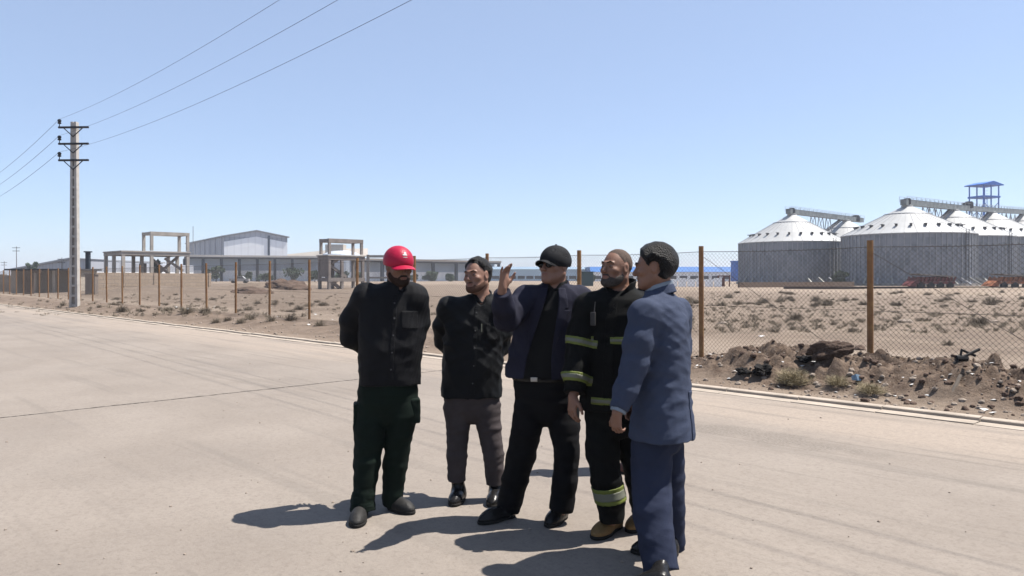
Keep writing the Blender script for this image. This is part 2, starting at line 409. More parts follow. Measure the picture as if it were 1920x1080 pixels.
# neighbouring poles of the same line
near = Vector((11.75, -.4, 0)); dirp = (PB - near); dirp.z = 0
far1 = PB + dirp * 1.0
MAT_LINE = mat('line_wire', (.05, .05, .06), .5, metal=.6, var=.1)
def ins(k, base=PB, rz=R(-3)):
    c = Matrix.Rotation(rz, 3, 'Z') @ Vector((-.68, -.13, 9.1 - .28 - .8 * k + .045 + .36)); return Vector((base.x, base.y, 0)) + c
power_pole((near.x, near.y, 0), 9.1, R(-3), 'concrete power pole beside the verge where the overhead wires arrive near the viewer', small=False)
power_pole((far1.x, far1.y, 0), 9.1, R(-3), 'concrete power pole farther down the road past the left edge')
for k in range(3):
    a = ins(k)
    for (end, sag, lab) in ((ins(k, near), .95, 'from the pole towards the camera'), (ins(k, far1), .75, 'from the pole away down the road')):
        pts = [a.lerp(end, t) - Vector((0, 0, sag * 4 * t * (1 - t))) for t in np.linspace(0, 1, 40)]
        o = MB().tube(pts, .005 if end is not None and end.y < 10 else .009, 5).build('power_line', MAT_LINE)
        tag(o, '%s power line wire running %s' % (('uppermost', 'middle', 'lowest')[k], lab), 'power line', 'overhead power line wires')
MAT_FARPOLE = mat('far_pole_concrete', (.30, .29, .29), .9)
for (px, Y, top, lab) in ((31, 210, 462, 'thin distant power pole rising beyond the grey warehouse'), (8, 260, 490, 'very small distant power pole at the left edge of the field'),
                          (116, 190, 483, 'short distant pole in front of the long grey warehouse'), (362, 240, 424, 'thin lightning mast beside the tall grey warehouse')):
    b = P(px, 518, Y); ztop = P(px, top, Y).z; t = thing('mast' if px == 362 else 'power_pole', lab, 'mast' if px == 362 else 'power pole', (b.x, b.y, 0))
    MB().tube([(0, 0, -.2), (0, 0, ztop)], .14, 6, r2=.08).build('shaft', MAT_FARPOLE, t)
    if px != 362:
        MB().box((0, -.15, ztop - .4), (2.2, .12, .14)).box((0, -.15, ztop - 1.3), (2.0, .12, .14)).build('crossarm', MAT_STEEL, t)

# ------------------------------------------------------------ silos
def silo_wall_mat():
    m, N, L, b = newmat('corrugated_galvanised')
    tc = N.new('ShaderNodeTexCoord'); sp = N.new('ShaderNodeSeparateXYZ'); L.new(tc.outputs['Object'], sp.inputs[0])
    nz = N.new('ShaderNodeTexNoise'); nz.inputs['Scale'].default_value = .8; nz.inputs['Detail'].default_value = 6; L.new(tc.outputs['Object'], nz.inputs['Vector'])
    at = N.new('ShaderNodeMath'); at.operation = 'ARCTAN2'; L.new(sp.outputs[1], at.inputs[0]); L.new(sp.outputs[0], at.inputs[1])
    cb = N.new('ShaderNodeCombineXYZ')
    q1 = N.new('ShaderNodeMath'); q1.operation = 'MULTIPLY'; q1.inputs[1].default_value = 10.; L.new(at.outputs[0], q1.inputs[0])
    fl = N.new('ShaderNodeMath'); fl.operation = 'FLOOR'; L.new(q1.outputs[0], fl.inputs[0])
    q2 = N.new('ShaderNodeMath'); q2.operation = 'FLOOR'; q3 = N.new('ShaderNodeMath'); q3.operation = 'MULTIPLY'; q3.inputs[1].default_value = .9; L.new(sp.outputs[2], q3.inputs[0]); L.new(q3.outputs[0], q2.inputs[0])
    L.new(fl.outputs[0], cb.inputs[0]); L.new(q2.outputs[0], cb.inputs[1])
    wn_ = N.new('ShaderNodeTexWhiteNoise'); L.new(cb.outputs[0], wn_.inputs['Vector'])
    ad = N.new('ShaderNodeMath'); ad.operation = 'ADD'; L.new(nz.outputs['Fac'], ad.inputs[0])
    ws = N.new('ShaderNodeMath'); ws.operation = 'MULTIPLY'; ws.inputs[1].default_value = .5; L.new(wn_.outputs['Value'], ws.inputs[0]); L.new(ws.outputs[0], ad.inputs[1])
    mr_ = N.new('ShaderNodeMapRange'); mr_.inputs[1].default_value = .4; mr_.inputs[2].default_value = 1.1; L.new(ad.outputs[0], mr_.inputs[0])
    mx = N.new('ShaderNodeMix'); mx.data_type = 'RGBA'; mx.inputs[6].default_value = (.105, .12, .142, 1); mx.inputs[7].default_value = (.20, .215, .24, 1)
    L.new(mr_.outputs[0], mx.inputs[0]); L.new(mx.outputs[2], b.inputs['Base Color'])
    b.inputs['Metallic'].default_value = .15; b.inputs['Roughness'].default_value = .5
    wv = N.new('ShaderNodeTexWave'); wv.bands_direction = 'Z'; wv.inputs['Scale'].default_value = 1.6; L.new(tc.outputs['Object'], wv.inputs['Vector'])
    bp = N.new('ShaderNodeBump'); bp.inputs['Strength'].default_value = .6; bp.inputs['Distance'].default_value = .03; L.new(wv.outputs['Fac'], bp.inputs['Height']); L.new(bp.outputs[0], b.inputs['Normal'])
    return m
MAT_SILO = silo_wall_mat()
MAT_SROOF = mat('silo_roof_sheet', (.72, .73, .72), .5, metal=.1, var=.08, scale=.6)
MAT_RIB = mat('silo_stiffener', (.55, .57, .60), .5, metal=.3, var=.2, scale=2)
MAT_DARK = mat('dark_steel', (.09, .092, .10), .6, var=.2)
MAT_PALE = mat('pale_duct', (.55, .55, .5), .6, var=.1)
MAT_CONC = mat('plain_concrete', (.55, .52, .48), .9, var=.15, scale=1.5)
MAT_CONV = mat('conveyor_cladding', (.32, .35, .35), .55, metal=.2, var=.3, scale=.9)
def silo(X, Y, Rr, He, Ha, label, seed=0):
    t = thing('grain_silo', label, 'grain silo', (X, Y, 0), 0, 'steel grain silos beyond the field')
    n = 96
    MB().lathe([(Rr + .5, -.3), (Rr + .5, .45)], n=64).build('plinth', MAT_CONC, t, smooth=False)
    MB().lathe([(Rr, .45), (Rr, He)], n=n, cap=False).build('wall', MAT_SILO, t, smooth=True)
    mb = MB(); nr = 72
    for k in range(nr):
        a = 2 * math.pi * k / nr; M = Matrix.Rotation(a, 3, 'Z')
        mb.box((math.cos(a) * (Rr + .05), math.sin(a) * (Rr + .05), (.45 + He) / 2), (.12, .13, He - .47), M=M)
    for z in (He * .37, He * .72):
        pass
    mb.build('stiffener_ring', MAT_RIB, t)
    mb = MB(); pts = []
    cap_r = .9
    mb.lathe([(Rr + .18, He - .08), (Rr + .18, He + .06), (Rr * .34, He + (Ha - He) * .70), (cap_r, Ha - .25), (cap_r, Ha), (.05, Ha + .25)], n=n)
    roof = mb.build('roof', MAT_SROOF, t, smooth=False)
    mb = MB()
    for k in range(36):
        a = 2 * math.pi * k / 36; c, s = math.cos(a), math.sin(a)
        mb.bar(((Rr + .15) * c, (Rr + .15) * s, He + .08), (Rr * .34 * c, Rr * .34 * s, He + (Ha - He) * .70 + .02), .09, .07)
    mb.build('roof_rib', MAT_SROOF, roof)
    tr = []
    for rr, zz in ((Rr * .345, He + (Ha - He) * .70 + .03),):
        tr = [(rr * math.cos(2 * math.pi * k / 40), rr * math.sin(2 * math.pi * k / 40), zz) for k in range(41)]
        MB().tube(tr, .09, 5).build('roof_ring', MAT_RIB, roof)
    f_ = .78; zr = He + (1 - f_) / (1 - .34) * (Ha - He) * .70
    for k in range(24):
        a = 2 * math.pi * (k + .4) / 24; v_ = MB(); c, s = math.cos(a), math.sin(a)
        v_.box((Rr * f_ * c, Rr * f_ * s, zr + .24), (.5, .34, .42), M=Matrix.Rotation(a, 3, 'Z')).box((Rr * (f_ + .03) * c, Rr * (f_ + .03) * s, zr + .42), (.62, .44, .06), M=Matrix.Rotation(a, 3, 'Z'))
        v_.build('roof_vent', MAT_DARK, roof)
    mb = MB(); a = -1.15 + seed * .3; c, s = math.cos(a), math.sin(a); tx, ty = -s * .35, c * .35; q = Rr + .45
    for sg in (-1, 1): mb.bar((q * c + sg * tx, q * s + sg * ty, .3), (q * c + sg * tx, q * s + sg * ty, He + .6), .07)
    for j in range(int(He / .4)): mb.bar((q * c - tx, q * s - ty, .6 + j * .4), (q * c + tx, q * s + ty, .6 + j * .4), .05)
    mb.build('ladder', MAT_DARK, t)
    for k in range(16):
        a = -math.pi / 2 + (k - 7.5) * .2; c, s = math.cos(a), math.sin(a)
        MB().bar(((Rr + .2) * c, (Rr + .2) * s, 1.35), ((Rr + 1.5) * c + .55, (Rr + 1.5) * s, .25), .28, .22).build('air_duct', MAT_PALE if k % 3 else MAT_RIB, t)
    return t
S2 = (67.8, 127.0); S3 = (85.5, 143.0); S4 = (103.2, 159.0); S5 = (121.0, 175.0)
S1 = (55.6, 147.0); S1b = (75.0, 166.0)
silo(*S2, 10.3, 8.5, 13.7, 'nearest grain silo with pale conical roof, behind the fence post at the dirt mound')
silo(*S1, 10.1, 8.1, 13.9, 'leftmost grain silo of the yard, with the blue roofed hall beside it')
silo(*S1b, 10.1, 8.1, 14.1, 'grain silo showing only its white cone between the two front silos')
silo(*S3, 10.2, 8.9, 14.4, 'grain silo half hidden behind the nearest silo')
silo(*S4, 10.1, 9.6, 15.3, 'grain silo third along the right row below the blue lookout frame')
silo(*S5, 10.0, 10.2, 16.3, 'farthest silo of the right row at the photo edge')
def conveyor(pts, label, drives):
    t = thing('conveyor', label, 'conveyor', pts[0], 0)
    mb = MB()
    for a, b in zip(pts[:-1], pts[1:]): mb.bar(a, b, 1.0, 1.0)
    mb.build('gallery', MAT_CONV, t, world=True)
    mb = MB()
    for a, b in zip(pts[:-1], pts[1:]):
        a = Vector(a); b = Vector(b)
        for off in (-.62, .62):
            for hh in (.95, ): mb.bar(a + Vector((off * .7, -off * .7, hh)), b + Vector((off * .7, -off * .7, hh)), .05)
            n = int((b - a).length / 2)
            for k in range(n + 1): p = a.lerp(b, k / n) + Vector((off * .7, -off * .7, 0)); mb.bar(p, p + Vector((0, 0, .97)), .045)
    mb.build('handrail', MAT_RIB, t, world=True)
    for (p, s) in drives:
        p = Vector(p); MB().box(p + Vector((0, 0, .1)), (1.7 * s, 1.3 * s, 1.25 * s)).box(p + Vector((.2, 0, .1 + .72 * s)), (1.1 * s, .9 * s, .25 * s)).build('drive_head', MAT_DARK, t, world=True)
    return t
hcv = .5
def top(S, Ha): return Vector((S[0], S[1], Ha + hcv))
d2 = (Vector((S5[0], S5[1], 0)) - Vector((S2[0], S2[1], 0))).normalized()
a2 = top(S2, 13.7) - d2 * 1.6
cv2 = conveyor([a2, top(S3, 14.4), top(S4, 15.3), top(S5, 16.3), top(S5, 16.3) + d2 * 30 + Vector((0, 0, .8))], 'long grey conveyor gallery running over the right row of silos', [(a2 + d2 * 1.2, .72), (top(S3, 14.4) + d2 * 8 + Vector((0, 0, .8)), .9)])
d1 = (Vector((S1b[0], S1b[1], 0)) - Vector((S1[0], S1[1], 0))).normalized(); a1 = top(S1, 13.9) - d1 * 1.6
cv1 = conveyor([a1, top(S1b, 14.1) , top(S1b, 14.1) + d1 * 9], 'grey conveyor gallery over the two left silos', [(a1 + d1 * 1.2, .72), (top(S1b, 14.1) + d1 * 5, 1.0)])
# trestles under the galleries, and the inclined spouts beside the cones
for (cv, A, B, HA) in ((cv2, S2, S3, 14), (cv2, S3, S4, 14.8), (cv2, S4, S5, 15.6), (cv1, S1, S1b, 14)):
    A_ = Vector((A[0], A[1], 0)); B_ = Vector((B[0], B[1], 0)); dd = (B_ - A_).normalized(); nn = Vector((-dd.y, dd.x, 0))
    for fr in (.36, .5, .64):
        c = A_.lerp(B_, fr); zt = HA + hcv - .4; mb = MB(); zb = 9.2
        for s in (-1, 1): mb.bar(c + nn * s * 1.0 + Vector((0, 0, zb)), c + nn * s * .4 + Vector((0, 0, zt)), .13)
        mb.bar(c + nn * 1.0 + Vector((0, 0, zb)), c - nn * .4 + Vector((0, 0, zt)), .08)
        mb.bar(c - nn * 1.0 + Vector((0, 0, zb)), c + nn * .4 + Vector((0, 0, zt)), .08)
        mb.build('trestle', MAT_RIB, cv, world=True)
    m_ = MB(); c = A_.lerp(B_, .55); m_.bar(c + Vector((0, 0, HA - 3.2)), B_ + Vector((0, 0, HA + .9)) - dd * .8, .5); m_.build('spout', MAT_DARK, cv, world=True)
# blue lookout frame behind the silos
MAT_BLUE = mat('blue_painted_steel', (.05, .25, .95), .55, var=.2, scale=1)
bx, by = 127.6, 200.0
t = thing('water_tower_frame', 'blue steel frame tower with flat pitched roof rising behind the silos', 'tower', (bx, by, 0), R(18))
ztop = P(0, 349, by).z
for i, (sx, sy) in enumerate(((-1, -1), (1, -1), (-1, 1), (1, 1), (0, -1), (0, 1))):
    MB().bar((sx * 2.7, sy * 2.1, -.2), (sx * 2.7, sy * 2.1, ztop), .24).build('leg', MAT_BLUE, t)
MB().box((0, 0, P(0, 370, by).z), (6.0, 4.8, .5)).build('deck', MAT_BLUE, t)
MB().prism([(-3.6, -2.9, ztop), (3.6, -2.9, ztop), (3.6, -2.9, ztop + .25), (0, -2.9, ztop + 1.1), (-3.6, -2.9, ztop + .25)], (0, 5.8, 0)).build('roof', MAT_BLUE, t)
mb = MB()
for z0 in (6, 12, 17):
    for s in (-1, 1): mb.bar((-2.7, s * 2.1, z0), (2.7, s * 2.1, z0 + 4.5), .12).bar((2.7, s * 2.1, z0), (-2.7, s * 2.1, z0 + 4.5), .12).bar((-2.7, s * 2.1, z0), (2.7, s * 2.1, z0), .16)
mb.build('bracing', MAT_BLUE, t)
for z0 in (3.2,):
    mb = MB()
    for k in range(30): mb.bar((-2.0, -2.3, 2 + k * .8), (-1.5, -2.3, 2 + k * .8), .05)
    mb.bar((-2.0, -2.3, .5), (-2.0, -2.3, ztop - 3), .07).bar((-1.5, -2.3, .5), (-1.5, -2.3, ztop - 3), .07); mb.build('ladder', MAT_BLUE, t)
# low brown wall in front of the silos
MAT_LOWW = mat('brown_low_wall', (.10, .065, .05), .9, var=.25, scale=1)
a = G(1470, 541.5); b = G(2100, 541.5); tag(MB().bar(a + Vector((0, 0, .12)), b + Vector((0, 0, .12)), .3, .32).build('low_wall', MAT_LOWW), 'low dark brown edge wall running in front of the silos', 'low wall')
a = G(1385, 539); b = G(1600, 537); tag(MB().bar(a + Vector((0, 0, .35)), b + Vector((0, 0, .35)), .35, .75).build('low_wall', mat('tan_low_wall', (.30, .21, .15), .9)), 'low tan wall at the foot of the left end silo', 'low wall')
# loaded trailers
MAT_RED = mat('faded_red_machine', (.24, .05, .045), .7, var=.35, scale=1.2); MAT_OR = mat('rusty_orange_machine', (.50, .17, .06), .7, var=.35, scale=1.2)
MAT_TARP = mat('grey_tarpaulin', (.5, .45, .4), .9, var=.2, scale=1); MAT_TYRE = mat('tyre_rubber', (.018, .018, .018), .9)
for (px, m_, lab, L_) in ((1745, MAT_RED, 'dark red trailer under a grey sheet in front of the nearest silo', 6.4), (1903, MAT_OR, 'rusty orange trailer under a grey sheet at the right edge', 7.4)):
    c = G(px, 541); c = P(px, 518, 93.0); c.z = 0
    t = thing('trailer', lab, 'trailer', (c.x, c.y, 0), R(4), 'loaded trailers parked by the silos')
    MB().box((0, 0, .75), (L_ * .8, 2.0, .22)).bar((-L_ * .4, 0, .7), (-L_ * .56, 0, .45), .14).build('chassis', m_, t)
    mb = MB()
    for k in range(10): mb.bar((-L_ * .38 + k * L_ * .083, -.95, .9), (-L_ * .34 + k * L_ * .083, -1.0, 1.5), .18).bar((-L_ * .38 + k * L_ * .083, .95, .9), (-L_ * .34 + k * L_ * .083, 1.0, 1.5), .18)
    mb.box((0, 0, 1.15), (L_ * .74, 1.7, .5)); mb.prism([(-L_ * .52, -.9, .35), (-L_ * .38, -.9, .3), (-L_ * .36, -.9, 1.2), (-L_ * .46, -.9, .75)], (0, 1.8, 0)); mb.build('load', m_, t)
    MB().prism([(-L_ * .34, -1.1, 1.9), (L_ * .40, -1.1, 1.62), (L_ * .42, -1.1, 1.45), (L_ * .3, -1.1, 1.5), (-L_ * .3, -1.1, 1.72)], (0, 2.2, 0)).build('sheet_cover', MAT_TARP, t)
    for k in range(4):
        for s in (-1, 1):
            cx = -L_ * .3 + k * L_ * .2; pts = [(cx, s * .9 - .14, .42), (cx, s * .9 + .14, .42)]
            MB().tube(pts, .42, 14).build('wheel', MAT_TYRE, t)

# ------------------------------------------------------------ far buildings
def clad(name, col, var=.12, pitch=1.0, rough=.6):
    m, N, L, b = newmat(name); col = [c * ALB for c in col]
    tc = N.new('ShaderNodeTexCoord'); wv = N.new('ShaderNodeTexWave'); wv.bands_direction = 'X'; wv.inputs['Scale'].default_value = pitch
    wv.inputs['Distortion'].default_value = 0; L.new(tc.outputs['Object'], wv.inputs['Vector'])
    nz = N.new('ShaderNodeTexNoise'); nz.inputs['Scale'].default_value = .25; nz.inputs['Detail'].default_value = 6; L.new(tc.outputs['Object'], nz.inputs['Vector'])
    mr_ = N.new('ShaderNodeMapRange'); mr_.inputs[1].default_value = .0; mr_.inputs[2].default_value = .25; L.new(wv.outputs['Fac'], mr_.inputs[0])
    mx = N.new('ShaderNodeMix'); mx.data_type = 'RGBA'; mx.inputs[6].default_value = (*[c * (1 - 2 * var) for c in col], 1); mx.inputs[7].default_value = (*col, 1); L.new(mr_.outputs[0], mx.inputs[0])
    m2 = N.new('ShaderNodeMix'); m2.data_type = 'RGBA'; m2.blend_type = 'MULTIPLY'; m2.inputs[0].default_value = .5; L.new(mx.outputs[2], m2.inputs[6])
    r2 = N.new('ShaderNodeMapRange'); r2.inputs[3].default_value = .75; r2.inputs[4].default_value = 1.15; L.new(nz.outputs['Fac'], r2.inputs[0]); L.new(r2.outputs[0], m2.inputs[7]); L.new(m2.outputs[2], b.inputs['Base Color'])
    b.inputs['Roughness'].default_value = rough
    return m
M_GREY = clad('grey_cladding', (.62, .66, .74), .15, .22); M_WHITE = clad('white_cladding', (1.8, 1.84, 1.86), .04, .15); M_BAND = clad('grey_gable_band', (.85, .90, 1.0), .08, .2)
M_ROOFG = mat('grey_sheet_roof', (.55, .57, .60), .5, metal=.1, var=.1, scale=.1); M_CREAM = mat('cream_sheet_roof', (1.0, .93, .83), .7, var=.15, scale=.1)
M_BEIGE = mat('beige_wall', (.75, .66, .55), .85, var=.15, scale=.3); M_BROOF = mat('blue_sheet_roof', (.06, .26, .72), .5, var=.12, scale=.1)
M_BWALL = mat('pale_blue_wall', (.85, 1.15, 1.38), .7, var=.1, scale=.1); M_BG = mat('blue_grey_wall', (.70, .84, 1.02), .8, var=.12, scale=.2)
def hall(name, label, c0, c1, depth, He, Hr, wm, rm, gm=None, cat='building'):
    """hall whose gable front runs c0->c1 (ground points), going back by vector depth"""
    c0 = Vector(c0); c1 = Vector(c1); dp = Vector(depth); t = thing(name, label, cat, (c0 + c1) / 2)
    z = Vector((0, 0, 1)); mid = (c0 + c1) / 2
    MB().prism([c0, c1, c1 + z * He, c0 + z * He], dp).build('wall', wm, t, world=True)
    MB().prism([c0 + z * (He + .01), c1 + z * (He + .01), mid + z * (Hr - .02)], dp).build('gable', gm or wm, t, world=True)
    e = (c1 - c0).normalized() * .6; dn = dp.normalized() * .6
    MB().prism([c0 - e - dn + z * (He + .0), mid - dn + z * Hr, c1 + e - dn + z * (He + .0), c1 + e - dn + z * (He + .35), mid - dn + z * (Hr + .35), c0 - e - dn + z * (He + .35)], dp + dn * 2).build('roof', rm, t, world=True)
    return t
# tall warehouse
c0 = Vector((-97.3, 250, 0)); c1 = Vector((-78.2, 257.5, 0)); back = Vector((-135, 307, 0)) - c0
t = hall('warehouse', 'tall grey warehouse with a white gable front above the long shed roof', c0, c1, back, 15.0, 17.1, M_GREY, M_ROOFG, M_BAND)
zz_ = Vector((0, 0, 1)); nf_ = Vector((.36, -.93, 0)) * .12; md_ = (c0 + c1) / 2
MB().prism([c0 + nf_, c1 + nf_, c1 + nf_ + zz_ * 13.3, md_ + nf_ + zz_ * 15.2, c0 + nf_ + zz_ * 13.3], nf_ * .8).build('front_panel', M_WHITE, t, world=True)
cc_ = c0.lerp(c1, .70) + nf_ * 2.4; MB().box((cc_.x, cc_.y, 7.8), (.7, .3, 15.6)).build('corner_column', mat('blue_grey_column', (.10, .14, .20), .6), t, world=True)
for k in range(7):
    a = c0 + back * ((k + .5) / 7.5); MB().bar(a + Vector((.1, -.3, 0)), a + Vector((.1, -.3, 15.0)), .5, .3).build('wall_post', M_BAND, t, world=True)
# cream low hall right of it
c0 = P(541, 518, 262); c0.z = 0; c1 = P(640, 518, 285); c1.z = 0
t = thing('hall', 'cream roofed low hall right of the tall warehouse', 'building', c0)
MB().prism([c0, c1, c1 + Vector((0, 0, 8.6)), c0 + Vector((0, 0, 8.6))], (5, 24, 0)).build('wall', M_BEIGE, t, world=True)
MB().prism([c0 + Vector((-.5, -.8, 8.6)), c1 + Vector((.5, -.8, 9.0)), c1 + Vector((.5, -.8, 12.2)), c0 + Vector((-.5, -.8, 9.3))], (5, 25, 1.0)).build('roof', M_CREAM, t, world=True)
a = P(640, 518, 270); tt = thing('hall', 'small domed hall seen through the right concrete frame', 'building', (a.x, a.y, 0))
MB().lathe([(7.5, 0), (7.5, 8.0), (6.5, 9.6), (4.5, 10.6), (.2, 11.2)], n=28).build('body', mat('grey_dome_sheet', (.8, .88, .98), .5), tt)
MB().box((-2, 0, 11.6), (6.5, 5, 3.0)).build('roof_house', M_BEIGE, tt)
# long open shed with dark columns
def shed(label, p0, p1, H, ncol, depth, roof_t=1.1, rm=None):
    p0 = Vector(p0); p1 = Vector(p1); d = (p1 - p0); L_ = d.length; d.normalize(); nn = Vector((-d.y, d.x, 0))
    if nn.y < 0: nn = -nn
    t = thing('open_shed', label, 'shed', p0); z = Vector((0, 0, 1))
    MB().prism([p0 - nn * 1 + z * (H - roof_t), p1 - nn * 1 + z * (H - roof_t), p1 - nn * 1 + z * (H - .55), p0 - nn * 1 + z * (H - .55)], nn * .3).build('eave_beam', MAT_DARK, t, world=True)
    MB().prism([p0 - nn * 1.4 + z * (H - .55), p0 + nn * depth + z * (H - .25), p0 + nn * depth + z * (H + .15), p0 - nn * 1.4 + z * (H + .02)], d * L_).build('roof', rm or M_CREAM, t, world=True)
    MB().prism([p0 + nn * (depth - 1), p1 + nn * (depth - 1), p1 + nn * (depth - 1) + z * (H * .42), p0 + nn * (depth - 1) + z * (H * .42)], nn * .3).build('lower_wall', M_WHITE, t, world=True)
    MB().prism([p0 + nn * (depth - 1) + z * (H * .42), p1 + nn * (depth - 1) + z * (H * .42), p1 + nn * (depth - 1) + z * (H - .5), p0 + nn * (depth - 1) + z * (H - .5)], nn * .3).build('upper_wall', M_BG, t, world=True)
    for k in range(ncol):
        c = p0 + d * (L_ * k / (ncol - 1)); MB().bar(c + z * -.2, c + z * (H - roof_t), .9, .8, up=tuple(d)).build('column', mat_col, t, world=True)
    return t
mat_col = mat('dark_blue_column', (.028, .045, .07), .7)
q0 = P(346, 518, 224); q1 = P(612, 518, 236); q0.z = q1.z = 0
shed('long open shed with pale roof and dark columns below the tall warehouse', q0, q1, 8.0, 9, 3)
q0 = P(664, 518, 218); q1 = P(935, 518, 262); q0.z = q1.z = 0
shed('open shed with wide column bays behind the two men on the left', q0, q1, 6.9, 7, 3, rm=mat('brown_grey_roof', (.42, .36, .31), .8))
# blue roofed hall
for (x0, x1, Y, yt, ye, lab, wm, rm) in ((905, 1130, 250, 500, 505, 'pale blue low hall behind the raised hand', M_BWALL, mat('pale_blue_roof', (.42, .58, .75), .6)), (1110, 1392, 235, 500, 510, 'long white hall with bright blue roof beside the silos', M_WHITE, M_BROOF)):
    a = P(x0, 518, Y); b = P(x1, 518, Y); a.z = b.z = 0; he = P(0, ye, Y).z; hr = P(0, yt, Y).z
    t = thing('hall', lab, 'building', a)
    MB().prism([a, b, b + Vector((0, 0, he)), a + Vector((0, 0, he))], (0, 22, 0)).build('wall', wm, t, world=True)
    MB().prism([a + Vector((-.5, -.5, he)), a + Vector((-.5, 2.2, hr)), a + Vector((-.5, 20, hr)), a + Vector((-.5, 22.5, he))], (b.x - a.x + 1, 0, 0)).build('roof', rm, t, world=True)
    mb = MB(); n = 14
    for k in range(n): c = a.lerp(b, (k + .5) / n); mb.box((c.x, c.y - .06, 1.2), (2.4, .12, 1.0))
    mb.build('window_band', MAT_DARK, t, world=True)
a = P(1384, 518, 225); tag(MB().box((a.x, a.y, 3), (3.6, 3, 6.0)).box((a.x, a.y, 6.1), (4.0, 3.4, .3)).build('tank', MAT_BLUE), 'small dark blue box shaped tank touching the left end silo', 'tank')
# grey warehouses at the far left
a = P(22, 518, 205); b = P(196, 518, 180); a.z = b.z = 0
t = thing('warehouse', 'long low grey warehouse behind the block wall on the left', 'building', a); z = Vector((0, 0, 1))
m0 = a.lerp(b, .66)
MB().prism([a, b, b + z * 5.2, m0 + z * 5.9, a + z * 3.2], (0, 30, 0)).build('wall', M_GREY, t, world=True)
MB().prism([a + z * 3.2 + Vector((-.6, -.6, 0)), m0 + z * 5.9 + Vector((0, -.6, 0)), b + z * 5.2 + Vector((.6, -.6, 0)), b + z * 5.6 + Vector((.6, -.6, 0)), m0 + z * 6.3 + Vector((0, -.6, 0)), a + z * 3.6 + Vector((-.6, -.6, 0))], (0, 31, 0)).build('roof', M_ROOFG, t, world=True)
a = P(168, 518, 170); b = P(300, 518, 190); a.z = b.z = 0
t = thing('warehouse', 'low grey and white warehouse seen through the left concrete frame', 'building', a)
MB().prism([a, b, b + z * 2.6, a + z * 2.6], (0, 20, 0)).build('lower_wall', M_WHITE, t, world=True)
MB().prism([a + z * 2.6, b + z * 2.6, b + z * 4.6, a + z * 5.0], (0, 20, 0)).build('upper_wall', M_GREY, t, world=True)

# ------------------------------------------------------------ block wall, sheds on the left
def block_mat():
    m, N, L, b = newmat('tan_block_wall')
    tc = N.new('ShaderNodeTexCoord'); br = N.new('ShaderNodeTexBrick'); br.inputs['Scale'].default_value = 1.0
    mp = N.new('ShaderNodeMapping'); mp.inputs['Rotation'].default_value = (R(90), 0, 0); L.new(tc.outputs['Object'], mp.inputs[0]); L.new(mp.outputs[0], br.inputs['Vector'])
    br.inputs['Brick Width'].default_value = .8; br.inputs['Row Height'].default_value = .4; br.inputs['Mortar Size'].default_value = .03
    br.inputs['Color1'].default_value = (.27, .21, .155, 1); br.inputs['Color2'].default_value = (.31, .245, .185, 1); br.inputs['Mortar'].default_value = (.21, .17, .135, 1)
    L.new(br.outputs[0], b.inputs['Base Color']); b.inputs['Roughness'].default_value = .95; return m
M_BLOCK = block_mat()
def wallseg(label, a, b, H, m_, seed=1, ragged=.0, t_=.25):
    a = Vector(a); b = Vector(b); L_ = (b - a).length; d = (b - a).normalized(); o = thing('block_wall', label, 'wall', a, math.atan2(d.y, d.x))
    mb = MB(); n = max(1, int(L_ / 3.0)); r = random.Random(seed)
    for k in range(n):
        hh = H + r.uniform(-ragged, ragged); mb.box((L_ * (k + .5) / n, 0, hh / 2 - .1), (L_ / n - .01, t_, hh + .2))
    mb.build('wall', m_, o)
    for k in range(n + 1): MB().box((L_ * k / n, -.03, H / 2), (.32, t_ + .1, H + .05)).build('pier', m_, o)
    return o
wallseg('long tan block wall in front of the left concrete frame', P(163, 518, 80) * 1, P(420, 518, 88) * 1, 1.95, M_BLOCK) if False else None
def g0(px, Y): v_ = P(px, 518, Y); v_.z = 0; return v_
wallseg('long tan block wall in front of the left concrete frame', g0(172, 80), g0(392, 92), 1.95, M_BLOCK, 2, .03)
wallseg('ragged grey tan block wall near the low shed on the left', g0(-60, 78), g0(120, 72), 1.75, mat('old_block', (.50, .43, .37), .95, var=.3, scale=.8), 3, .28)
t = thing('low_shed', 'small flat roofed shed with open front behind the power pole', 'shed', g0(84, 68))
mb = MB(); o_ = g0(84, 68)
mb.box((0, 3, 1.0), (6.0, .2, 2.2)).box((-3.0, 1.5, 1.0), (.2, 3.0, 2.2)).box((3.0, 1.5, 1.0), (.2, 3.0, 2.2)); mb.build('wall', M_BEIGE, t)
MB().box((0, 1.4, 2.18), (6.8, 3.8, .16)).build('roof', MAT_DARK, t)
for k in range(4): MB().box((-2.7 + k * 1.8, 0, 1.05), (.25, .25, 2.1)).build('pier', M_BEIGE, t)
t = thing('rubble_pier', 'dark upright pier standing alone in the left yard', 'pier', g0(55, 62)); MB().box((0, 0, 1.0), (.5, .5, 2.2)).box((0.3, 0, 2.0), (1.2, .4, .25)).build('pier', MAT_LOWW, t)
t = thing('utility_cabinet', 'grey brown cabinet standing behind the fence right of the power pole', 'cabinet', g0(172, 58)); MB().box((0, 0, .85), (.75, .5, 1.7)).box((0, 0, 1.74), (.9, .62, .07)).build('body', mat('cabinet_paint', (.36, .30, .26), .8), t)
t = thing('steel_post', 'dark blue grey upright steel post left of the concrete frame', 'post', g0(165, 75)); MB().box((0, 0, 2.0), (.35, .35, 4.0)).box((0, 0, 4.05), (.6, .5, .12)).build('shaft', mat_col, t)

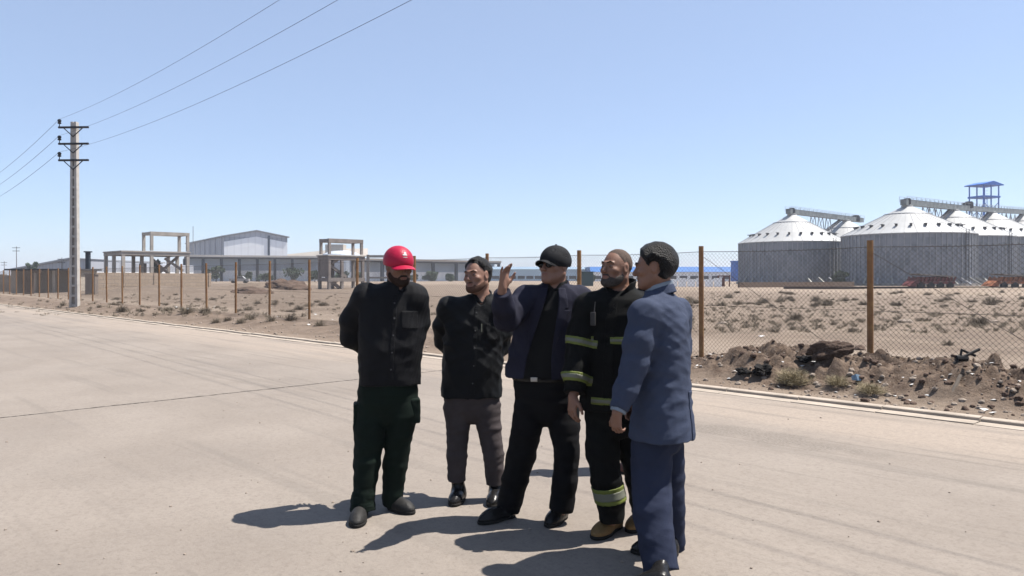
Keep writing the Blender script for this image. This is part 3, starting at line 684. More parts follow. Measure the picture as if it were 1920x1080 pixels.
# ------------------------------------------------------------ unfinished concrete frames
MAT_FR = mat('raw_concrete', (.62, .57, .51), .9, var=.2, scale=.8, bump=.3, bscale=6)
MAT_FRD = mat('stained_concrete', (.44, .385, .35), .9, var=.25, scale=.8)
def frame_building(label, o, rz, bays_x, bays_y, levels, upper=None, braces=(), m_=MAT_FR, cs=.42):
    t = thing('unfinished_building', label, 'unfinished building', o, rz)
    for (x) in bays_x:
        for y in bays_y: MB().box((x, y, levels[-1] / 2 - .2), (cs, cs, levels[-1] + .4 - .5)).build('column', m_, t)
    x0, x1, y0, y1 = bays_x[0], bays_x[-1], bays_y[0], bays_y[-1]
    for z_ in levels:
        mb = MB()
        for y in bays_y: mb.box(((x0 + x1) / 2, y, z_ - .22), (x1 - x0 + cs + .1, cs + .06, .46))
        for x in bays_x: mb.box((x, (y0 + y1) / 2, z_ - .23), (cs - .02, y1 - y0 - cs, .42))
        mb.build('beam', m_, t)
    if upper:
        ux, uy, uz, zb = upper
        for x in ux:
            for y in uy: MB().box((x, y, (zb + uz) / 2), (cs * .9, cs * .9, uz - zb - .5)).build('upper_column', m_, t)
        mb = MB()
        for y in uy: mb.box(((ux[0] + ux[-1]) / 2, y, uz - .22), (ux[-1] - ux[0] + cs, cs, .44))
        for x in ux: mb.box((x, (uy[0] + uy[-1]) / 2, uz - .23), (cs - .04, uy[-1] - uy[0] - cs, .4))
        mb.build('upper_beam', m_, t)
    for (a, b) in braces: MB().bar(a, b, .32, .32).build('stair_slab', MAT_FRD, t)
    return t
Y1 = 104.; sc = Y1 / FPX
o = g0(231, Y1)
fb = frame_building('unfinished concrete frame with a taller open bay on its right, left of the warehouse', o, R(45), [0, 3.8, 8.9], [0, 4.0, 7.6], [1.575 + 46 * sc], ([3.8, 8.9], [0, 3.2], 1.575 + 86 * sc, 1.575 + 46 * sc),
    [((5.2, 2.3, 1.6), (8.2, 2.3, 4.4)), ((6.0, 1.0, 4.2), (8.6, 1.0, 2.4)), ((5.0, 3.6, 4.3), (7.6, 3.6, 1.8))])
zt_ = 1.575 + 46 * sc + .01; MB().prism([(-.35, -.35, zt_), (9.25, -.35, zt_), (9.25, 7.95, zt_), (-.35, 7.95, zt_)], (0, 0, .16)).build('slab', MAT_FR, fb)
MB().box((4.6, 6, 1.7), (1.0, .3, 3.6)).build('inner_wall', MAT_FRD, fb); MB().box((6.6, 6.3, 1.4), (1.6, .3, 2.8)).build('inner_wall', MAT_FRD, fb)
Y2 = 88.; sc = Y2 / FPX; o = g0(617, Y2)
fb2 = frame_building('unfinished concrete stair frame with diagonal slabs, between the shed bays', o, R(45), [0, 1.75, 4.7], [0, 2.1], [1.575 - 3 * sc, 1.575 + 38 * sc], ([.1, 4.6], [.1, 2.0], 1.575 + 71 * sc, 1.575 + 38 * sc),
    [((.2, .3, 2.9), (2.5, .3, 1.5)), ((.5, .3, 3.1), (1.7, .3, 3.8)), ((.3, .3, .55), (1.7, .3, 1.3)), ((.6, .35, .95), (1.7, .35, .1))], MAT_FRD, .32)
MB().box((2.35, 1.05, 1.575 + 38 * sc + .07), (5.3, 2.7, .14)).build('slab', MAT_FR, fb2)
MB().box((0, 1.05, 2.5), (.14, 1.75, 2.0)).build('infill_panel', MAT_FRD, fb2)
o = g0(690, 90); t = thing('concrete_pillar', 'slender pale concrete pillar standing right of the stair frame', 'pillar', o); MB().box((0, 0, 2.05), (.32, .32, 4.3)).box((1.6, .1, 1.4), (3.0, .22, .22)).box((1.8, .1, 4.0), (3.4, .3, .3)).build('shaft', MAT_FR, t)
# white wall with reddish gate right of the blue suit
o = g0(1255, 112); t = thing('yard_wall', 'low white yard wall with a rusty gate below the blue roofed hall', 'wall', o)
mb = MB()
for k in range(6): mb.box((.6 + k * 1.35, 0, .55 + .1 * (k % 2)), (1.15, .25, 1.1 + .2 * (k % 2)))
mb.build('wall', M_WHITE, t); MB().box((-1.2, .6, .65), (2.4, .3, 1.3)).build('side_wall', MAT_CONC, t)
g = MB(); [g.box((7.4 + dx, 0, .8), (.16, .16, 1.7)) for dx in (0, .9, 1.7)]; g.box((8.25, 0, 1.62), (1.9, .14, .16)).box((7.85, 0, .7), (.8, .08, 1.3)); g.build('gate', mat('gate_rust', (.26, .09, .06), .8), t)
o = g0(1100, 125); t = thing('site_cabin', 'small dark green cabin far behind the fireman and the man in the cap', 'cabin', o); MB().box((0, 0, 1.1), (2.0, 2.0, 2.3)).box((0, 0, 2.3), (2.4, 2.4, .14)).build('body', mat('teal_cabin', (.03, .10, .12), .7), t)
# ------------------------------------------------------------ scrub, trees, rubble
MAT_SCRUB = mat('dry_scrub', (.36, .30, .225), .9, var=.35, scale=9)
MAT_SCRUBD = mat('dark_dry_scrub', (.27, .22, .165), .95, var=.4, scale=9)
MAT_STRAW = mat('straw_tuft', (.50, .42, .26), .85, var=.3, scale=12)
MAT_LEAF = mat('dusty_tree_leaves', (.12, .17, .10), .8, var=.5, scale=.8)
MAT_BARK = mat('bark', (.13, .10, .075), .9, var=.3)
def tuft_mesh(name, m_, r, h, n, wid, seed, flat=.5, lean=1.0):
    rd = random.Random(seed); v = []; f = []
    for i in range(n):
        a = rd.uniform(0, 2 * math.pi); br = r * .35 * math.sqrt(rd.random()); b = Vector((math.cos(a) * br, math.sin(a) * br, 0))
        el = rd.uniform(.15, 1.5); L_ = rd.uniform(.55, 1.0); a2 = a + rd.uniform(-.9, .9)
        d = Vector((math.cos(a2) * math.cos(el) * r * lean, math.sin(a2) * math.cos(el) * r * lean, math.sin(el) * h)) * L_
        w = wid * rd.uniform(.6, 1.3); s = Vector((-math.sin(a2), math.cos(a2), rd.uniform(-.5, .5))).normalized() * w
        mid = b + d * .55 + Vector((rd.uniform(-1, 1), rd.uniform(-1, 1), rd.uniform(0, 1))) * r * .12; e = b + d
        k = len(v); v += [b - s * .6, b + s * .6, mid + s, mid - s, e]
        f += [(k, k + 1, k + 2, k + 3), (k + 3, k + 2, k + 4)]
        for q in range(3):
            p0 = b + d * rd.uniform(.35, .9); dd = Vector((rd.uniform(-1, 1), rd.uniform(-1, 1), rd.uniform(-.2, 1))).normalized() * r * .28 * rd.uniform(.5, 1)
            s2 = dd.cross(Vector((rd.uniform(-1, 1), rd.uniform(-1, 1), 1))).normalized() * w * .8
            k = len(v); v += [p0 - s2, p0 + s2, p0 + dd]; f += [(k, k + 1, k + 2)]
    me_ = bpy.data.meshes.new(name); me_.from_pydata([tuple(x) for x in v], [], f); me_.materials.append(m_); me_.update(); return me_
SCR = [tuft_mesh('dry_shrub', MAT_SCRUB if k % 2 else MAT_SCRUBD, .5, .55, 190, .008, 40 + k) for k in range(4)]
def put(me_, name, p, s, label, cat, group=None, rz=None, sz=None):
    o = bpy.data.objects.new(name, me_); o.location = p; o.scale = (s, s, sz or s); o.rotation_euler = (0, 0, random.uniform(0, 6.28) if rz is None else rz)
    link(o); return tag(o, label, cat, group)
def gpixv(px, py):
    """first points where the view rays through the pixels meet the relief"""
    px = np.asarray(px, float); py = np.asarray(py, float); Y0 = CAMH * FPX / (py - HORY); T_ = np.linspace(.62, 1.25, 90)
    best = Y0.copy(); found = np.zeros(len(Y0), bool)
    for t in T_:
        Y = Y0 * t; x = (px - 960) / FPX * Y; hit = (CAMH - (py - HORY) / FPX * Y <= terrain(x, Y)) & ~found; best[hit] = Y[hit]; found |= hit
    x = (px - 960) / FPX * best; return np.stack([x, best, terrain(x, best)], 1)
def gpix(px, py): return Vector(gpixv([px], [py])[0])
# shrubs along the left part of the fence: each one can be pointed at
for (px, py, w, lab) in ((350, 588, 34, 'dark round dry shrub by the fence, largest on the left verge'), (385, 588, 26, 'grey dry shrub just right of the large dark one by the fence'), (228, 585, 26, 'dry shrub at a fence post right of the power pole'),
                         (186, 577, 12, 'small dark shrub at the post next to the power pole'), (508, 604, 24, 'dry shrub at the foot of a fence post left of the red capped man'), (545, 602, 30, 'dry shrub between two fence posts nearest the red capped man'),
                         (452, 606, 22, 'low dry tuft on the verge in front of the fence'), (427, 603, 20, 'low grey tuft among small stones on the verge'), (312, 583, 16, 'small tuft between posts left of the large dark shrub'), (405, 606, 22, 'flat dry tuft close to the road dust'),
                         (118, 573, 14, 'dry brown tuft left of the power pole foot'), (470, 600, 26, 'pale dry tuft behind the fence line'), (600, 612, 26, 'sparse dry tuft right of the nearest fence post on the left'), (260, 584, 14, 'little dry tuft by a thin fence post'),
                         (1778, 648, 24, 'lone dark tuft on the pale track behind the bent metal bracket'), (1835, 610, 40, 'dark scrub bush behind the fence near the right edge'), (1490, 600, 34, 'dark scrub bush left of the thick rusty post'), (1858, 572, 34, 'tall grey scrub bush farthest back near the right edge')):
    p = gpix(px, py); s = w / FPX * p.y * 1.15
    put(random.choice(SCR), 'dry_shrub', p - Vector((0, 0, .02)), s, lab, 'shrub', 'dry shrubs along the fence')
# field scrub seen through the fence
cnt = 0
_c = [(random.uniform(1290, 1990), random.uniform(549, 611)) if random.random() < .72 else (random.uniform(200, 1000), random.uniform(553, 590)) for i in range(420)]
for (px, py), p in zip(_c, gpixv(*np.array(_c).T)):
    if cnt >= 130: break
    p = Vector(p)
    if fbm(np.array([p.x * .12]), np.array([p.y * .12]), 3)[0] < -.08: continue
    s = random.uniform(.35, 1.05) * (1.0 if px > 1290 else .75)
    put(random.choice(SCR), 'field_scrub', p - Vector((0, 0, .03)), s, 'low grey dry scrub tuft in the field behind the fence', 'shrub', 'scrub tufts in the field', sz=s * random.uniform(.55, .9)); cnt += 1
# ground litter of tiny tufts, one mass
def merged(name, items, m_, kind='stuff', label=None, cat=None):
    V = []; F = []; n = 0
    for (mv, mf, M) in items:
        v = mv @ M[:3, :3].T + M[:3, 3]; V.append(v); F.append(mf + n); n += len(v)
    me_ = bpy.data.meshes.new(name); fast_mesh(me_, np.concatenate(V), np.concatenate(F)); me_.polygons.foreach_set('use_smooth', np.zeros(len(me_.polygons), bool)); me_.materials.append(m_)
    o = link(bpy.data.objects.new(name, me_)); return tag(o, label, cat, kind=kind)
def tri_of(me_):
    bm = bmesh.new(); bm.from_mesh(me_); bmesh.ops.triangulate(bm, faces=bm.faces); v = np.array([x.co[:] for x in bm.verts]); f = np.array([[q.index for q in x.verts] for x in bm.faces]); bm.free(); return v, f
sm = tri_of(tuft_mesh('tmp', MAT_SCRUB, .5, .45, 26, .016, 90))
def xf(p, s, rz, rx=0., sz=1.):
    M = Matrix.Translation(p) @ Matrix.Rotation(rz, 4, 'Z') @ Matrix.Rotation(rx, 4, 'X') @ Matrix.Diagonal((s, s, s * sz, 1)); return np.array(M)
items = []
pp_ = gpixv(*np.array([(random.uniform(1290, 1990), random.uniform(551, 625)) if random.random() < .6 else (random.uniform(-40, 1010), random.uniform(552, 596)) for i in range(1300)]).T)
for p in pp_:
    p = Vector(p); items.append((*sm, xf(p, random.uniform(.10, .42), random.uniform(0, 6))))
merged('scrub_cover', items, MAT_SCRUB, label='sparse dry weeds covering the field', cat='weeds')
# stones and clods
def rock_mesh(name, m_, seed, sub=2, rough=.35, sq=(1, .85, .65)):
    bm = bmesh.new(); bmesh.ops.create_icosphere(bm, subdivisions=sub, radius=1.0); rd = np.random.default_rng(seed); o1 = rd.random(3) * 20
    from mathutils import noise
    for v in bm.verts:
        n = noise.noise(v.co * 1.1 + Vector(o1)) * rough + noise.noise(v.co * 2.7 + Vector(o1)) * rough * .5 + noise.noise(v.co * 6 + Vector(o1)) * rough * .2
        v.co = v.co * (1 + n); v.co = Vector((v.co.x * sq[0], v.co.y * sq[1], v.co.z * sq[2]))
    me_ = bpy.data.meshes.new(name); bm.to_mesh(me_); bm.free(); me_.materials.append(m_); return me_
MAT_CLOD = mat('dark_clod', (.19, .13, .098), .95, var=.4, scale=3, bump=.6, bscale=14); MAT_STONE = mat('pale_stone', (.46, .38, .31), .9, var=.25, scale=3, bump=.4, bscale=18)
MAT_LUMP = mat('crusted_earth_lump', (.135, .092, .070), .98, var=.45, scale=9, bump=1.0, bscale=26); MAT_BURNT = mat('burnt_refuse', (.02, .018, .017), .9, var=.5, scale=6, bump=.8, bscale=15); MAT_LITTER = mat('white_litter', (.95, .94, .92), .7, var=.1)
clods = [tri_of(rock_mesh('tmp', MAT_CLOD, s)) for s in range(4)]; smallr = [tri_of(rock_mesh('tmp', MAT_CLOD, 20 + s, 1)) for s in range(3)]
items = []
_hz = hz; _tu, _ts = np.arange(-48, 2.5, .05), np.arange(.2, 10.2, .05); _g = np.meshgrid(_tu, _ts, indexing='ij')
_T = terrain(_g[0] * KU[0] + (_g[1] + KD) * KV[0], _g[0] * KU[1] + (_g[1] + KD) * KV[1])
def hz(x, y):
    u = x * KU[0] + y * KU[1]; s_ = x * KV[0] + y * KV[1] - KD; i = int((u + 48) / .05); j = int((s_ - .2) / .05)
    return float(_T[i, j]) if 0 <= i < _T.shape[0] and 0 <= j < _T.shape[1] else _hz(x, y)
for i in range(2600):
    u = random.uniform(-7.6, .8); s = random.gauss(2.0, .8)
    if not .5 < s < 3.9: continue
    x = u * KU[0] + (s + KD) * KV[0]; y = u * KU[1] + (s + KD) * KV[1]; sz = .010 + .045 * random.random() ** 4.0
    items.append((*random.choice(clods if sz > .04 else smallr), xf(Vector((x, y, hz(x, y) + sz * .15)), sz, random.uniform(0, 6), random.uniform(-.6, .6))))
merged('soil_clods', items, MAT_CLOD, label='brown clods lying over the spoil heap', cat='clods')
items = []
for i in range(1700):
    u = random.uniform(-45, .8) if random.random() < .55 else random.uniform(-9, .8); s = .35 + abs(random.gauss(0, 1.6))
    if s > 5: continue
    x = u * KU[0] + (s + KD) * KV[0]; y = u * KU[1] + (s + KD) * KV[1]; sz = .010 + .045 * random.random() ** 3
    items.append((*random.choice(smallr), xf(Vector((x, y, hz(x, y) + sz * .2)), sz, random.uniform(0, 6), random.uniform(-.6, .6))))
merged('gravel', items, MAT_STONE, label='pale stones scattered along the verge', cat='gravel')
# litter scraps, individually small: one mass
items = []; q = (np.array([[-1, -.7, 0], [1, -.6, .25], [.9, .7, 0], [-.8, .8, .3], [0, 0, .45]], float), np.array([[0, 1, 4], [1, 2, 4], [2, 3, 4], [3, 0, 4]]))
for i in range(110):
    if random.random() < .55: u = random.uniform(-6.5, .5); s = random.gauss(1.15, .35)
    else: u = random.uniform(-40, 0); s = random.uniform(.9, 9)
    if s < .4: continue
    x = u * KU[0] + (s + KD) * KV[0]; y = u * KU[1] + (s + KD) * KV[1]; sz = random.uniform(.018, .05) * (1 if s < 4 else 1.8)
    items.append((*q, xf(Vector((x, y, hz(x, y) + .01)), sz, random.uniform(0, 6), random.uniform(-.4, .4))))
merged('litter', items, MAT_LITTER, label='white scraps of litter along the verge', cat='litter')
items = []
for i in range(130):
    px, py = random.uniform(-20, 1900), random.uniform(600, 1075); p = G(px, py)
    if p.x * KV[0] + p.y * KV[1] > KD - .15: continue
    sz = .004 + .010 * random.random() ** 2
    items.append((*random.choice(smallr), xf(p + Vector((0, 0, .003)), sz, random.uniform(0, 6))))
hz = _hz
merged('road_grit', items, MAT_STONE, label='small loose stones lying on the road', cat='grit')
# the big lump and the burnt heap
p = gpix(1553, 672); o = put(rock_mesh('boulder', MAT_LUMP, 61, 5, .42, (1, .62, .5)), 'boulder', p + Vector((0, 0, .03)), .27, 'large brown rounded lump half buried at the left end of the dirt mound', 'boulder', rz=R(-20)); o.rotation_euler = (0, R(-12), R(-10))
p = gpix(1640, 655); o = put(rock_mesh('boulder', MAT_CLOD, 63, 3, .3), 'boulder', p + Vector((-.35, -.1, .0)), .13, 'smaller earth lump leaning on the foot of the thick rusty fence post', 'boulder')
for k, (px, py, s, lab) in enumerate(((1428, 700, .12, 'charred black heap of refuse left of the straw tuft'), (1512, 681, .085, 'small charred heap under the large brown lump'), (1392, 704, .09, 'low black scrap pile nearest the blue suit'))):
    me_ = rock_mesh('burnt_heap', MAT_BURNT, 70 + k, 4, .75, (1.3, .9, .6)); p = gpix(px, py); put(me_, 'burnt_heap', p + Vector((0, 0, .02)), s, lab, 'refuse heap')
STR = tuft_mesh('straw_tuft', MAT_STRAW, .5, .45, 420, .005, 140)
p = gpix(1487, 722); put(STR, 'straw_tuft', p, .62, 'yellow straw tuft growing in front of the charred heap', 'grass tuft')
STR2 = tuft_mesh('straw_tuft', MAT_STRAW, .5, .4, 360, .005, 150)
p = gpix(1570, 728); put(STR2, 'straw_tuft', p, .42, 'straw tuft left of the blue plastic scrap', 'grass tuft'); p = gpix(1632, 739); put(STR2, 'straw_tuft', p, .46, 'straw tuft below the blue plastic scrap at the mound foot', 'grass tuft', rz=2)
# blue scrap
p = gpix(1606, 722); v = [(-.09, 0, 0), (.0, -.05, .03), (.10, -.02, .0), (.08, .05, .08), (-.02, .06, .10), (-.1, .05, .05)]
o = mesh_obj('plastic_scrap', v, [(0, 1, 4, 5), (1, 2, 3, 4)], mat('blue_plastic_film', (.34, .50, .66), .35, var=.3, scale=20)); sol = o.modifiers.new('t', 'SOLIDIFY'); sol.thickness = .003
o.location = p + Vector((0, 0, .03)); o.scale = (.7, .7, .7); o.rotation_euler = (R(35), 0, 0); tag(o, 'crumpled light blue plastic scrap on the front of the dirt mound', 'plastic scrap')
# bent metal bracket
MAT_IRON = mat('black_bent_iron', (.025, .024, .026), .6, metal=.4, var=.2)
a = gpix(1737, 702); Yb = a.y
t = thing('bent_bracket', 'black bent iron bracket sticking out of the right part of the mound', 'bracket', a); q_ = lambda px, py, dy=0: P(px, py, Yb + dy)
MB().tube([q_(1737, 702), q_(1757, 706), q_(1800, 672, .12), q_(1836, 655, .2)], .021, 8).build('rod', MAT_IRON, t, world=True)
MB().tube([q_(1800, 674, .12), q_(1803, 656, .15), q_(1828, 667, .2)], .018, 8).build('fork', MAT_IRON, t, world=True)
MB().tube([q_(1792, 672, .12), q_(1812, 672, .16)], .045, 8).build('clamp', MAT_IRON, t, world=True)
a = gpix(1783, 742); o = MB().tube([a - Vector((0, 0, .05)), P(1801, 703, a.y + .1)], .028, 8, r2=.02).build('wooden_stake', mat('pale_wood', (.36, .30, .24), .85, var=.2)); tag(o, 'pale broken stake leaning out of the mound below the iron bracket', 'stake')
# a few broken concrete pieces in the field and verge
for (px, py, s, lab) in ((1698, 605, .30, 'pale broken slab lying in the scrub right of the thick post'), (1356, 607, .17, 'small white lump in the scrub beside the blue suited shoulder'), (1862, 605, .20, 'white scrap of slab in the scrub near the right edge'), (478, 592, .18, 'pale chip of concrete in front of a left fence post')):
    p = gpix(px, py); put(rock_mesh('concrete_lump', MAT_STONE, int(px), 2, .3, (1, .7, .4)), 'concrete_lump', p, s, lab, 'concrete lump')
for (px, py, w, h, lab) in ((537, 541, 5.2, 1.15, 'dark brown earth heap far behind the fence, left of the concrete stair frame'), (468, 549, 4.2, .7, 'low brown earth heap nearer than the white pickup truck'), (735, 541, 4.5, .8, 'earth heap seen past the red capped man')):
    p = gpix(px, py); o = put(rock_mesh('earth_heap', MAT_CLOD, int(px), 4, .35, (1, .8, 1)), 'earth_heap', p - Vector((0, 0, .15)), w / 2, lab, 'earth heap', sz=h)
# dusty green trees by the sheds
def tree(px, Y, wpx, ytop, lab, trunk=True, seed=0, group='trees by the sheds'):
    b = g0(px, Y); H = P(0, ytop, Y).z; w = wpx / FPX * Y / 2; rd = np.random.default_rng(seed)
    t = thing('tree', lab, 'tree', b, 0, group)
    mb = MB(); mb.tube([(0, 0, -.2), (.1, 0, H * .3), (0, .1, H * .6)], .14, 7, r2=.06)
    for k in range(6):
        a = k * 1.05; mb.tube([(0, 0, H * (.2 + .06 * k)), (math.cos(a) * w * .6, math.sin(a) * w * .6, H * (.45 + .07 * k))], .06, 5, r2=.02)
    mb.build('trunk', MAT_BARK, t)
    nc = 16; cs_ = [(rd.normal(0, .45) * w, rd.normal(0, .4) * w, H * rd.uniform(.3, .88), w * rd.uniform(.25, .5)) for _ in range(nc)]
    v = []; f = []
    for (cx, cy, cz, cr) in cs_:
        for j in range(110):
            d = rd.normal(size=3); d /= np.linalg.norm(d); p = np.array((cx, cy, cz)) + d * cr * rd.uniform(.5, 1.1); p[2] = min(max(p[2], .1), H * rd.uniform(.93, 1.06)); s = rd.uniform(.07, .17)
            e1 = rd.normal(size=3) * s; e2 = rd.normal(size=3) * s; k = len(v); v += [p - e1, p + e2, p + e1, p - e2]; f.append((k, k + 1, k + 2, k + 3))
    mesh_obj('crown', v, f, MAT_LEAF, t)
for k, (px, Y, w, yt, lab) in enumerate(((405, 200, 26, 500, 'small green tree between the first two shed columns'), (465, 200, 20, 509, 'low green bush beside the white parcel by the long shed'), (497, 205, 24, 513, 'flat green bush under the middle of the long shed'), (551, 198, 36, 503, 'broad green tree before the right part of the long shed'),
        (590, 200, 22, 508, 'green bush just left of the concrete stair frame'), (640, 205, 26, 507, 'dark green bush seen through the concrete stair frame'), (671, 200, 22, 510, 'green bush between stair frame and pale pillar'), (293, 112, 16, 485, 'green tree seen inside the left concrete frame'),
        (776, 205, 16, 514, 'low green bush right of the red cap'), (808, 205, 30, 510, 'long low green bush right of the red capped man'), (845, 206, 20, 514, 'low green bush left of the second man'), (1095, 205, 24, 516, 'low green bush behind the cap wearers shoulder'), (1110, 190, 14, 517, 'small green bush left of the bald fireman'),
        (1576, 122, 17, 508, 'dark green bush in the gap between the two front silos'), (1567, 124, 12, 520, 'small dark bush left of the one in the silo gap'), (62, 170, 16, 486, 'dark tree top above the far grey warehouse'))):
    tree(px, Y, w, yt, lab, seed=k)
p = g0(448, 190); o = put(rock_mesh('white_parcel', MAT_LITTER, 91, 2, .25, (1, .7, .5)), 'parked_trailer', p + Vector((0, 0, 1.1)), 1.3, 'white covered load resting by the long shed', 'covered load') if False else None
t = thing('pickup_truck', 'white pickup truck parked in front of the long shed', 'pickup truck', g0(449, 165), R(10))
MB().box((0, 0, .75), (4.2, 1.7, .6)).prism([(-.9, -.78, 1.05), (1.3, -.78, 1.05), (.7, -.70, 1.65), (-.6, -.70, 1.65)], (0, 1.5, 0)).build('body', mat('white_car_paint', (.75, .75, .74), .35, var=.04), t)
MB().prism([(-.8, -.80, 1.1), (1.1, -.80, 1.1), (.65, -.74, 1.55), (-.55, -.74, 1.55)], (0, .03, 0)).build('window', MAT_DARK, t)
for x in (-1.3, 1.3):
    for y in (-.75, .75): MB().tube([(x, y - .1, .36), (x, y + .1, .36)], .36, 14).build('wheel', MAT_TYRE, t)
# ------------------------------------------------------------ people: implicit surfaces polygonised to one skin per part
def A(v): return np.array(v, float)
class Field:
    def __init__(s): s.ops = []; s.post = []; s.lo = A([9, 9, 9]); s.hi = -s.lo
    def add(s, fn, c, rad, k=.02, mode='u'):
        s.ops.append((fn, A(c), float(rad), k, mode))
        if mode == 'u': s.lo = np.minimum(s.lo, A(c) - rad); s.hi = np.maximum(s.hi, A(c) + rad)
        return s
    def __call__(s, p):
        d = np.full(len(p), 1.0)
        for fn, c, rad, k, mode in s.ops:
            m = np.nonzero(((p - c) ** 2).sum(1) < (rad + .09) ** 2)[0]
            if not len(m): continue
            v = fn(p[m]); e = d[m]
            if mode == 'u':
                h = np.maximum(k - np.abs(e - v), 0) / k; d[m] = np.minimum(e, v) - h * h * k * .25
            elif mode == 's':
                v = -v; h = np.maximum(k - np.abs(e - v), 0) / k; d[m] = np.maximum(e, v) + h * h * k * .25
        for f in s.post: d = f(p, d)
        return d
def cone(F, a, b, ra, rb, k=.03, flat=False, mode='u', flat0=False):
    a = A(a); b = A(b); ab = b - a; L2 = max(ab @ ab, 1e-8); L_ = math.sqrt(L2)
    def fn(p):
        t = ((p - a) @ ab) / L2; tc = np.clip(t, 0, 1); r = ra + (rb - ra) * tc
        if flat or flat0:
            q = p - a - t[:, None] * ab; d = np.sqrt((q ** 2).sum(1)) - r
            if flat: d = np.maximum(d, (t - 1) * L_)
            if flat0: d = np.maximum(d, -t * L_)
            if not flat0:
                q2 = p - a; d = np.where(t < 0, np.sqrt((q2 ** 2).sum(1)) - ra, d)
            return d
        q = p - a - tc[:, None] * ab; return np.sqrt((q ** 2).sum(1)) - r
    F.add(fn, (a + b) / 2, L_ / 2 + max(ra, rb), k, mode)
def ell(F, c, r, Rm=None, k=.02, mode='u'):
    c = A(c); r = A(r); Rm = np.eye(3) if Rm is None else Rm
    def fn(p):
        q = (p - c) @ Rm; k0 = np.sqrt(((q / r) ** 2).sum(1)); k1 = np.sqrt(((q / r ** 2) ** 2).sum(1)) + 1e-9; return k0 * (k0 - 1) / k1
    F.add(fn, c, max(r), k, mode)
def stack(F, levels, k=.03, grow=0.0, pw=2.3):
    """levels: (z, cx, cy, w, d, yaw) listed bottom to top; elliptical sections, flat ends"""
    Lv = A(sorted([tuple(l) for l in levels])); z = Lv[:, 0]
    c = A([(Lv[:, 1].min() + Lv[:, 1].max()) / 2, (Lv[:, 2].min() + Lv[:, 2].max()) / 2, (z[0] + z[-1]) / 2])
    rad = math.sqrt(((z[-1] - z[0]) / 2) ** 2 + (Lv[:, 3:5].max() + .06) ** 2) + np.abs(Lv[:, 1:3] - c[:2]).max()
    # smooth interpolation
    zz = np.linspace(z[0], z[-1], 80); T = [np.interp(zz, z, Lv[:, i]) for i in range(1, 6)]; ker = np.hanning(11); ker /= ker.sum()
    T = [np.convolve(np.pad(t, 5, mode='edge'), ker, 'valid') for t in T]
    def fn(p):
        v = [np.interp(p[:, 2], zz, t) for t in T]; x = p[:, 0] - v[0]; y = p[:, 1] - v[1]; ca, sa = np.cos(v[4]), np.sin(v[4])
        f = x * ca + y * sa; a = -x * sa + y * ca; w = v[2] + grow; dd = v[3] + grow      # f forward, a across
        q = (np.abs(a / w) ** pw + np.abs(f / dd) ** pw) ** (1 / pw); d = (q - 1) * np.minimum(w, dd) * 1.0
        return np.maximum(np.maximum(d, p[:, 2] - z[-1]), z[0] - p[:, 2])
    F.add(fn, c, rad, k)
    return Lv
def polygonise(F, h, lo=None, hi=None, amp=.012):
    lo = F.lo - .03 if lo is None else A(lo); hi = F.hi + .03 if hi is None else A(hi)
    B = 8; nb = np.ceil((hi - lo) / (h * B)).astype(int); n = nb * B + 1
    G_ = np.ones(n, np.float32)
    ii = np.stack(np.meshgrid(*[np.arange(k) for k in nb], indexing='ij'), -1).reshape(-1, 3)
    cen = lo + (ii * B + B / 2) * h; d = F(cen); act = np.abs(d) < h * B * .87 * 1.35 + amp
    off = np.stack(np.meshgrid(*[np.arange(B + 1)] * 3, indexing='ij'), -1).reshape(-1, 3)
    for c_, dd in zip(ii[~act], d[~act]):
        if dd < 0: x, y, z = c_ * B; G_[x:x + B + 1, y:y + B + 1, z:z + B + 1] = -1
    ia = ii[act]
    for s in range(0, len(ia), 400):
        blk = ia[s:s + 400]; pts = (blk[:, None, :] * B + off[None]).reshape(-1, 3); v = F(lo + pts * h)
        G_[pts[:, 0], pts[:, 1], pts[:, 2]] = v
    # surface nets
    S = G_ < 0
    def cross(ax):
        sl0 = [slice(None)] * 3; sl1 = [slice(None)] * 3; sl0[ax] = slice(0, -1); sl1[ax] = slice(1, None)
        m = S[tuple(sl0)] != S[tuple(sl1)]; return np.argwhere(m)
    acc = {}; shape = A(n).astype(int); cells = []; posn = []; quads = []
    E = []
    for ax in range(3):
        e = cross(ax); o1, o2 = (ax + 1) % 3, (ax + 2) % 3
        ok = (e[:, o1] > 0) & (e[:, o2] > 0) & (e[:, o1] < shape[o1] - 1) & (e[:, o2] < shape[o2] - 1); e = e[ok]
        e2 = e.copy(); e2[:, ax] += 1; g0_ = G_[tuple(e.T)]; g1_ = G_[tuple(e2.T)]; t = g0_ / (g0_ - g1_ + 1e-12)
        pp = e.astype(float); pp[:, ax] += np.clip(t, 0, 1); q = []
        for (a_, b_) in ((1, 1), (0, 1), (0, 0), (1, 0)):
            c_ = e.copy(); c_[:, o1] -= a_; c_[:, o2] -= b_; q.append(np.ravel_multi_index(tuple(c_.T), tuple(shape))); cells.append(q[-1]); posn.append(pp)
        q = np.stack(q, 1); flip = g0_ > 0; q[flip] = q[flip][:, ::-1]; quads.append(q)
    cells = np.concatenate(cells); posn = np.concatenate(posn); quads = np.concatenate(quads)
    u, inv = np.unique(cells, return_inverse=True); cnt = np.bincount(inv)
    vv = np.stack([np.bincount(inv, posn[:, i]) / cnt for i in range(3)], 1) * h + lo
    ff = np.searchsorted(u, quads)
    a_, b_, c_ = vv[ff[:, 0]], vv[ff[:, 1]], vv[ff[:, 2]]
    if (a_ * np.cross(b_, c_)).sum() < 0: ff = ff[:, ::-1]
    return vv, ff
